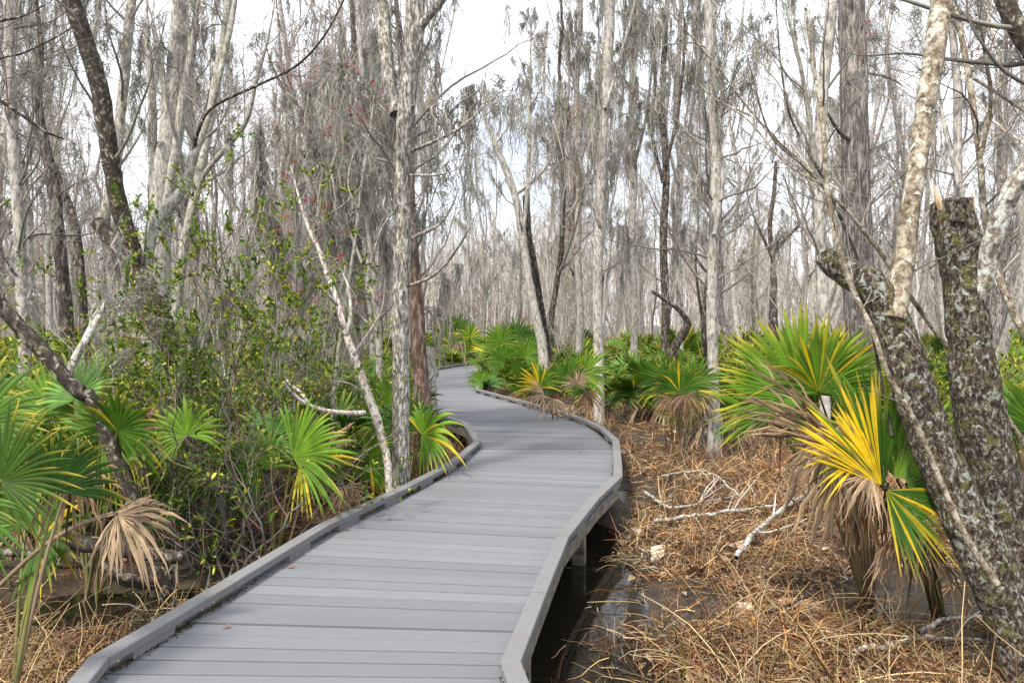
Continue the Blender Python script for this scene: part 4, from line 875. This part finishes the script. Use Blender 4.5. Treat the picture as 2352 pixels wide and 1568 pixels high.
pr = np.random.default_rng(21); pspots = []
tries = 0
while len(pspots) < 280 and tries < 40000:
    tries += 1
    y = 6.5 + 45 * pr.random() ** 1.25; x = (pr.random() * 2 - 1) * (.68 * y + 1.5); px = CXP + x / y * FPX
    if dist_walk(x, y) < 1.15 + .35 * (y < 20): continue
    if dist_walk(x, y) < 2.1 and px < 1130 and y < 22: continue
    if dist_walk(x, y) < 1.7 and px < 1130: continue
    if px > 1150 and y < 12.5 + 1.5 * math.sin(x): continue                 # the open patch of dry stalks
    if px > 1350 and y < 14.5 and pr.random() < .7: continue
    if px < 1150 and y < 7.5 and x > -2.4: continue
    if min([9] + [math.hypot(x - a, y - b_) for a, b_ in pspots]) < .55 + .012 * y: continue
    if any(abs(x - a) < .45 and abs(y - b_) < .5 for a, b_ in ((1.6, 14.6), (2.8, 11.0))): continue
    pspots.append((x, y))
for x, y in pspots:
    z = zone(x, y); sc = pr.uniform(.7, 1.15)
    if y < 22:
        k = int(pr.integers(0, 6)); put(PALM[k], 'palmetto', f"green fan palmetto clump, {far_word(y)}, {z}", 'palmetto', f"palmettos {far_word(y)} {z}", (x, y, float(ground_z(x, y))), pr.uniform(0, 6.28), sc)
    else:
        k = int(pr.integers(0, 6)); put(PALM_FAR[k], 'palmetto', f"small green palmetto, {far_word(y)}, {z}", 'palmetto', f"palmettos {far_word(y)} {z}", (x, y, float(ground_z(x, y))), pr.uniform(0, 6.28), sc * 1.1)

# ------------------------------------------------------------------ green shrubs
def shrub(name, label, loc, H, lean, nst, leaves, leaf=.055, spread=.35, tone=1.0, yel=.2, width=1.0, low=.15, group=None):
    T = empty(name, loc, label, 'shrub', group); loc = np.array(loc); leaves = int(leaves * 1.45)
    P0 = []; 
    n = 12; s_ = np.linspace(0, 1, n)
    for q in range(nst):
        d = rng.standard_normal(2) * spread + np.array(lean); hh = H * rng.uniform(.55, 1.05)
        wv = np.cumsum(rng.standard_normal((n, 2)) * .03 * H, 0); wv -= wv[0]
        P0.append(np.c_[d[0] * hh * s_ ** 1.2 + wv[:, 0] + .12 * rng.standard_normal(), d[1] * hh * s_ ** 1.2 + wv[:, 1] + .12 * rng.standard_normal(), -.05 + hh * s_])
    P = np.array(P0); R = np.outer(rng.uniform(.007, .015, nst), 1 - .75 * s_)
    P1, R1 = spawn(P, R, nst * 9, .15, 1, (.35 * width, 1.1 * width), (25, 65), .5, 7, .3, r0=.005, tip=.4)
    P2, R2 = spawn(P1, R1, nst * 28, .2, 1, (.15, .5), (25, 65), .4, 5, .3, r0=.0028, tip=.4)
    mb = MB(); mb.tubes(P, R, 6, twig_col(len(P), .55)); mb.tubes(P1, R1, 4, twig_col(len(P1), .5, .3)); mb.tubes(P2, R2, 3, twig_col(len(P2), .5, .4))
    mb.build('stems', M['twig'], T)
    lm = MB(); i = rng.integers(0, len(P2), leaves); u = rng.uniform(.05, 1, leaves) ** .55 * 3.999; j = np.minimum(u.astype(int), 3); f = (u - j)[:, None]
    wv = nrm(P2[i, j + 1] - P2[i, j]); p = P2[i, j] * (1 - f) + P2[i, j + 1] * f; ok = p[:, 2] > low * H * rng.random(leaves); p = p[ok]; wv = wv[ok]; m_ = len(p)
    d = nrm(wv * .8 + rng.standard_normal((m_, 3)) * .55 + np.array((0, 0, .25))); L = leaf * rng.uniform(.6, 1.3, m_)
    sd_ = nrm(np.cross(d, rng.standard_normal((m_, 3)) * .6 + np.array((0, 0, 1.0))))
    q = np.stack([p, p + d * L[:, None] * .35, p + d * L[:, None] * .75 - np.array((0, 0, .1)) * L[:, None], p + d * L[:, None] - np.array((0, 0, .25)) * L[:, None]], 1)
    g_ = np.array((.088, .155, .018)) * tone; cc = g_ * rng.uniform(.45, 1.7, (m_, 1)); k = rng.random(m_) < yel; cc[k] = np.array((.36, .36, .04)) * rng.uniform(.7, 1.2, (k.sum(), 1))
    lm.ribbons(q, L[:, None] * np.array((.04, .17, .14, .01)), sd_, cc); lm.build('foliage', M['leaf'], T)
    return T
def gl(px, Y): 
    x = (px - CXP) / FPX * Y; return (x, Y, float(ground_z(x, Y)))
shrub('evergreen_shrub', 'tallest airy green shrub, left of the leaning bleached trunk', gl(560, 7.0), 3.3, (.07, 0), 12, 5600, leaf=.05, spread=.17, width=1.1, low=.15, yel=.25)
shrub('evergreen_shrub', 'green shrub growing against the snapped lichened trunk', gl(430, 7.0), 2.7, (-.02, 0), 8, 3000, leaf=.05, spread=.2, width=.9)
shrub('evergreen_shrub', 'low leafy shrub hanging over dry grass beside the left kerb', gl(560, 5.9), 1.5, (.05, -.05), 10, 1500, leaf=.05, spread=.35, width=.7, tone=.7, yel=.2, low=.1)
shrub('evergreen_shrub', 'low leafy shrub between the tan dead fan and the snapped trunk', gl(420, 6.2), 1.5, (.05, 0), 10, 1300, leaf=.05, spread=.35, width=.7, tone=.7, yel=.15, low=.1)
shrub('evergreen_shrub', 'bushy olive shrub filling the gap behind the slanting brown trunk', gl(290, 7.6), 1.6, (0, 0), 9, 3800, spread=.35, width=.8, yel=.4)
shrub('evergreen_shrub', 'small bright evergreen at the left edge at eye level', gl(5, 8.4), 2.2, (0, 0), 7, 2600, spread=.1, width=.6, yel=.7, low=1.2)
shrub('evergreen_shrub', 'sparse shrub behind the wide green fan left of the pale speckled trunk', gl(700, 8.4), 2.3, (0, 0), 8, 2200, spread=.22, yel=.3)
shrub('evergreen_shrub', 'narrow upright olive bush beside the pale wide footed trunk', gl(1600, 12.2), 1.5, (0, 0), 8, 2200, leaf=.05, spread=.12, width=.35, yel=.5)
shrub('evergreen_shrub', 'small green bush growing at the left kerb beyond the stump trunk', gl(948, 14.5), .9, (-.1, 0), 7, 1400, leaf=.06, spread=.2, width=.35, yel=.35)
for i, (px, Y) in enumerate(((640, 10.5), (330, 11), (120, 10), (-40, 7), (760, 12.5), (2330, 9.5), (2240, 12), (2120, 11), (1860, 15), (1700, 16.5))):
    shrub('evergreen_shrub', f"loose yellowish green shrub, {far_word(Y)}, {zone((px - CXP) / FPX * Y, Y)}", gl(px, Y), rng.uniform(1.1, 1.7), (0, 0), 8, 2200, leaf=.07, spread=.35, width=.8, yel=.55, group=f"loose yellowish shrubs {zone((px - CXP) / FPX * Y, Y)}")

# ------------------------------------------------------------------ dry stalks, litter and small growth on the swamp floor
def field(N, ymin, ymax, keep, r):
    u = r.random(N); y = 1 / (1 / ymin + (1 / ymax - 1 / ymin) * u); x = (r.random(N) * 2 - 1) * (.70 * y + .8); k = keep(x, y, r); return x[k], y[k]
def open_ground(x, y, r):
    d = dist_walk(x, y); e = np.where(y < 12, .97, 1.0); k = (d > e)
    cl_ = n2(x, y, .9, 3) + .6 * n2(x, y, 2.6, 8)
    z = ground_z(x, y); dens = np.clip(.55 + cl_ * 1.5, .08, 1) * np.clip((z + .455) / .09, .13, 1)
    px = CXP + x / y * FPX
    bare = np.maximum(np.exp(-((x - 2.35) / .7) ** 2 - ((y - 5.5) / .4) ** 2), np.exp(-((x + 3.3) / 1.5) ** 4 - ((y - 5.75) / .85) ** 4)); dens = dens * (1 - .93 * bare)
    return k & (r.random(len(x)) < dens)
def gz(x, y): return np.maximum(ground_z(x, y), -.403)
def stalks(N, ymin, ymax, ln, w, seed, keep=open_ground, upr=.5, pal=None, n=6, arch=.9, tube=False, z0=-.03):
    r = np.random.default_rng(seed); x, y = field(N, ymin, ymax, keep, r); N = len(x)
    az = r.uniform(0, 6.283, N); el = np.clip(np.abs(r.standard_normal(N)) * upr, 0, 1.5); d = np.c_[np.cos(az) * np.cos(el), np.sin(az) * np.cos(el), np.sin(el)]
    L = r.uniform(ln[0], ln[1], N) * (.5 + r.random(N)); p = np.c_[x, y, gz(x, y) + z0 + (.06 + .09 * np.clip(n2(x, y, 1.7, 20) + .3, 0, 1)) * r.random(N) ** 2]; P = [p]; st = (L / (n - 1))[:, None]
    for q in range(n - 1):
        d = nrm(d + np.array((0, 0, -1.0)) * arch / n * (.3 + r.random((N, 1))) * (p[:, 2:3] > gz(p[:, 0], p[:, 1])[:, None] + .03) + r.standard_normal((N, 3)) * .15); p = p + d * st
        p[:, 2] = np.maximum(p[:, 2], gz(p[:, 0], p[:, 1]) + .006); P.append(p)
    P = np.stack(P, 1)
    bad = (dist_walk(P[:, :, 0], P[:, :, 1]) < .93).any(1); P = P[~bad]; N = len(P)
    pal = np.array(pal if pal is not None else [(.55, .34, .15), (.38, .21, .10), (.62, .46, .26), (.46, .30, .17), (.20, .10, .06), (.52, .43, .31), (.10, .045, .03), (.16, .06, .04), (.60, .27, .09), (.30, .17, .10), (.66, .42, .17)])
    c_ = pal[r.integers(0, len(pal), N)] * r.uniform(.16, 1.1, (N, 1)); mb = MB(); W_ = w * r.uniform(.5, 1.5, (N, 1)) * np.linspace(1, .45, n)
    if tube: mb.tubes(P, W_, 3, c_)
    else: mb.ribbons(P, W_, r.standard_normal((N, 3)), c_)
    return mb
mbx = stalks(130000, 2.4, 8.5, (.05, .30), .0034, 61, tube=True, upr=.55, z0=0)
tag(mbx.build('dry_undergrowth', M['dry']), 'tangled tan and orange dead stalks covering the wet ground near the path', 'undergrowth', kind='stuff')
mbx = stalks(11000, 2.4, 11, (.25, .6), .0042, 66, tube=True, upr=.5, pal=[(.62, .47, .26), (.50, .34, .17), (.66, .50, .24), (.30, .18, .10)])
tag(mbx.build('dry_undergrowth', M['dry']), 'longer golden tan reed stalks bent over the matted dead growth', 'undergrowth', kind='stuff')
mbx = stalks(120000, 7.5, 26, (.12, .42), .0055, 62, upr=.6)
tag(mbx.build('dry_undergrowth', M['dry']), 'reddish brown dead growth carpeting the ground around the palmettos', 'undergrowth', kind='stuff')
mbx = stalks(26000, 24, 110, (.5, 1.2), .02, 63, upr=1.1, n=4, pal=[(.46, .36, .20), (.40, .36, .12), (.22, .28, .04), (.28, .33, .05), (.42, .30, .2)])
tag(mbx.build('dry_undergrowth', M['dry']), 'straw and olive low growth under the far trees', 'undergrowth', kind='stuff')
# fallen leaves
def litter(N, ymin, ymax, sz, seed):
    r = np.random.default_rng(seed); x, y = field(N, ymin, ymax, open_ground, r); N = len(x); p = np.c_[x, y, ground_z(x, y) + .012 + .03 * r.random(N)]
    az = r.uniform(0, 6.283, N); d = np.c_[np.cos(az), np.sin(az), r.uniform(-.2, .5, N)]; d = nrm(d); L = sz * r.uniform(.5, 1.4, N)[:, None]; sd_ = nrm(np.c_[-np.sin(az), np.cos(az), r.uniform(-.5, .5, N)])
    P = np.stack([p, p + d * L * .4 + np.array((0, 0, .15)) * L, p + d * L], 1); mb = MB()
    pal = np.array([(.30, .20, .12), (.22, .13, .08), (.42, .33, .24), (.12, .08, .05)]); mb.ribbons(P, L * np.array((.1, .3, .05)), sd_, pal[r.integers(0, 4, N)] * r.uniform(.6, 1.2, (N, 1))); return mb
tag(litter(60000, 2.4, 16, .045, 71).build('leaf_litter', M['dry']), 'brown fallen leaves scattered over the mud', 'leaf litter', kind='stuff')
def green_spots(x, y, r):
    return (dist_walk(x, y) > .97) & (r.random(len(x)) < np.clip(n2(x, y, .7, 12) * 2.2 - .1 + .5 * (x < -1.2), 0, 1)) & (ground_z(x, y) > -.42)
mbx = stalks(9000, 2.6, 20, (.06, .22), .004, 64, keep=green_spots, upr=1.0, n=4, pal=[(.10, .15, .02), (.22, .25, .03), (.30, .27, .05)])
tag(mbx.build('green_sprigs', M['leaf']), 'small green sprigs of grass coming up through the dead growth', 'grass', kind='stuff')
tag(litter(1500, 2.6, 14, .16, 72).build('leaf_litter', M['dry']), 'broad torn strips of dead palmetto leaf lying among the stalks', 'leaf litter', kind='stuff')
# long loose twigs and lying lichen sticks on the right
def stick(label, pts, wpx, z, mat, name='fallen_branch', side=6, cat='stick'):
    P = []
    for q in pts:
        g_ = G(q[0], q[1], -.38); g_[2] = float(ground_z(g_[0], g_[1])) + (q[2] if len(q) > 2 else z); P.append(g_)
    P = np.array(P); R = np.array([wpx / 2 / FPX * p_[1] for p_ in P]) * np.linspace(1, .5, len(P)); Q, RR = rs(P, R, 26)
    Q[1:-1] += rng.standard_normal((24, 3)) * .006
    T = empty(name, P[0], label, cat); mb = MB(); mb.tubes(Q, RR, 7, lump=.2, ls=20); mb.build('stem', mat, T, loc=P[0])
    P2, R2 = spawn(Q[None], RR[None], side, .2, .9, (.2, .6), (25, 60), .1, 8, .3, rf=.5); P2[..., 2] = np.maximum(P2[..., 2], ground_z(P2[..., 0], P2[..., 1]) + .02)
    mb = MB(); mb.tubes(P2, R2, 5, twig_col(len(P2), 1.6)); mb.build('side_twigs', M['twig'], T, loc=P[0]); return T
stick('long pale stick running along the bottom right corner', [(1960, 1555), (2060, 1530), (2180, 1512), (2300, 1530), (2420, 1560)], 13, .09, M['lichen_pale'])
stick('grey forked stick at the lower right in front of the big lichened trunk', [(2110, 1500), (2170, 1470), (2260, 1468), (2350, 1460)], 12, .1, M['greybark'])
stick('lichen crusted stick lying across the dry stalks below the folded dead frond', [(1690, 1330), (1740, 1270), (1800, 1215), (1850, 1180), (1900, 1150)], 13, .14, M['lichen_pale'])
stick('pale crooked stick pointing left toward the water by the kerb', [(1480, 1150), (1540, 1205), (1620, 1190), (1700, 1180)], 9, .14, M['lichen_pale'])
stick('pale lichened stick in the middle of the dry stalks', [(1500, 1235), (1600, 1225), (1700, 1215), (1790, 1205)], 10, .12, M['lichen_pale'])
stick('thin bleached stick rising out of the dry stalks right of the kerb', [(1520, 1110, .05), (1580, 1140, .2), (1640, 1170, .3), (1700, 1200, .2)], 6, .2, M['white'])
stick('dark wet stick reaching out of the water under the kerb', [(1440, 1260, .1), (1480, 1290, .06), (1520, 1320, .03)], 10, .05, M['darkbark'])
stick('curving brown stick in the dry stalks at the bottom of the view', [(1760, 1480), (1850, 1420), (1950, 1370), (2050, 1330)], 8, .14, M['darkbark'])
# split plank in the mud
pm = MB(); a = G(1790, 1392, -.33); b_ = G(1900, 1398, -.33); n_ = 8
for q in range(3):
    s_ = np.linspace(0, 1, 6)[:, None]; P = a + (b_ - a) * s_ + np.array((0, .03 * q, .01 * q)); pm.tubes(P, np.array((.006, .02, .026, .022, .016, .004)), 6, None)
o = pm.build('wood_chunk', M['wood'], loc=a); tag(o, 'pale split piece of rotten wood lying on the dark mud', 'wood')
# loose leaves on the boards
lp = MB()
for lab, x_, y_, sz in (('tiny dark leaf standing up on the boards left of the middle', 891, 1192, .035), ('brown leaf on the boards near the left kerb gap', 790, 1216, .05), ('tan leaf lying near the left edge of the boards', 660, 1302, .05), ('brown leaf on the near boards at lower left', 512, 1440, .045), ('orange twig lying across the boards by the far right kerb', 1330, 1038, .05)):
    p = G(x_, y_, .006); mb = MB(); d = np.array((.8, .3, .25)); P = np.array([p, p + d * sz * .5 + np.array((0, 0, sz * .12)), p + d * sz])[None]
    mb.ribbons(P, sz * np.array((.08, .3, .04)), np.array([(-.3, .8, .15)]), [(.22, .10, .05)]); tag(mb.build('fallen_leaf', M['dry'], loc=p), lab, 'leaf')
ORD = ['', 'first', 'second', 'third', 'fourth', 'fifth', 'sixth', 'seventh', 'eighth', 'ninth', 'tenth', 'eleventh', 'twelfth', 'thirteenth', 'fourteenth', 'fifteenth', 'sixteenth']
same = {}
for o in COL.objects:
    if o.parent is None and 'label' in o and 'group' in o: same.setdefault(o['label'], []).append(o)
for lab, os_ in same.items():
    if len(os_) < 2 or 'far off' in lab or 'small green' in lab: continue
    os_.sort(key=lambda o: o.location.x / o.location.y)
    for i, o in enumerate(os_[:16]):
        a_, f_, z_ = lab.split(', '); a_ = {'slender pale bare tree': 'slender pale trees', 'stout furrowed bare tree': 'stout furrowed trees', 'twin stemmed bare tree': 'twin stemmed trees', 'tall bare tree draped in grey moss': 'moss draped trees', 'dark bare tree tinged with red buds': 'red budded trees', 'low tangle of thin bare stems': 'bare stem thickets', 'green fan palmetto clump': 'fan palmetto clumps', 'loose yellowish green shrub': 'loose yellowish shrubs'}.get(a_, a_ + 's')
        o['label'] = f"{ORD[i + 1]} from left of the {'nearer' if f_ == 'nearer' else 'mid distance'} {a_} {z_}"
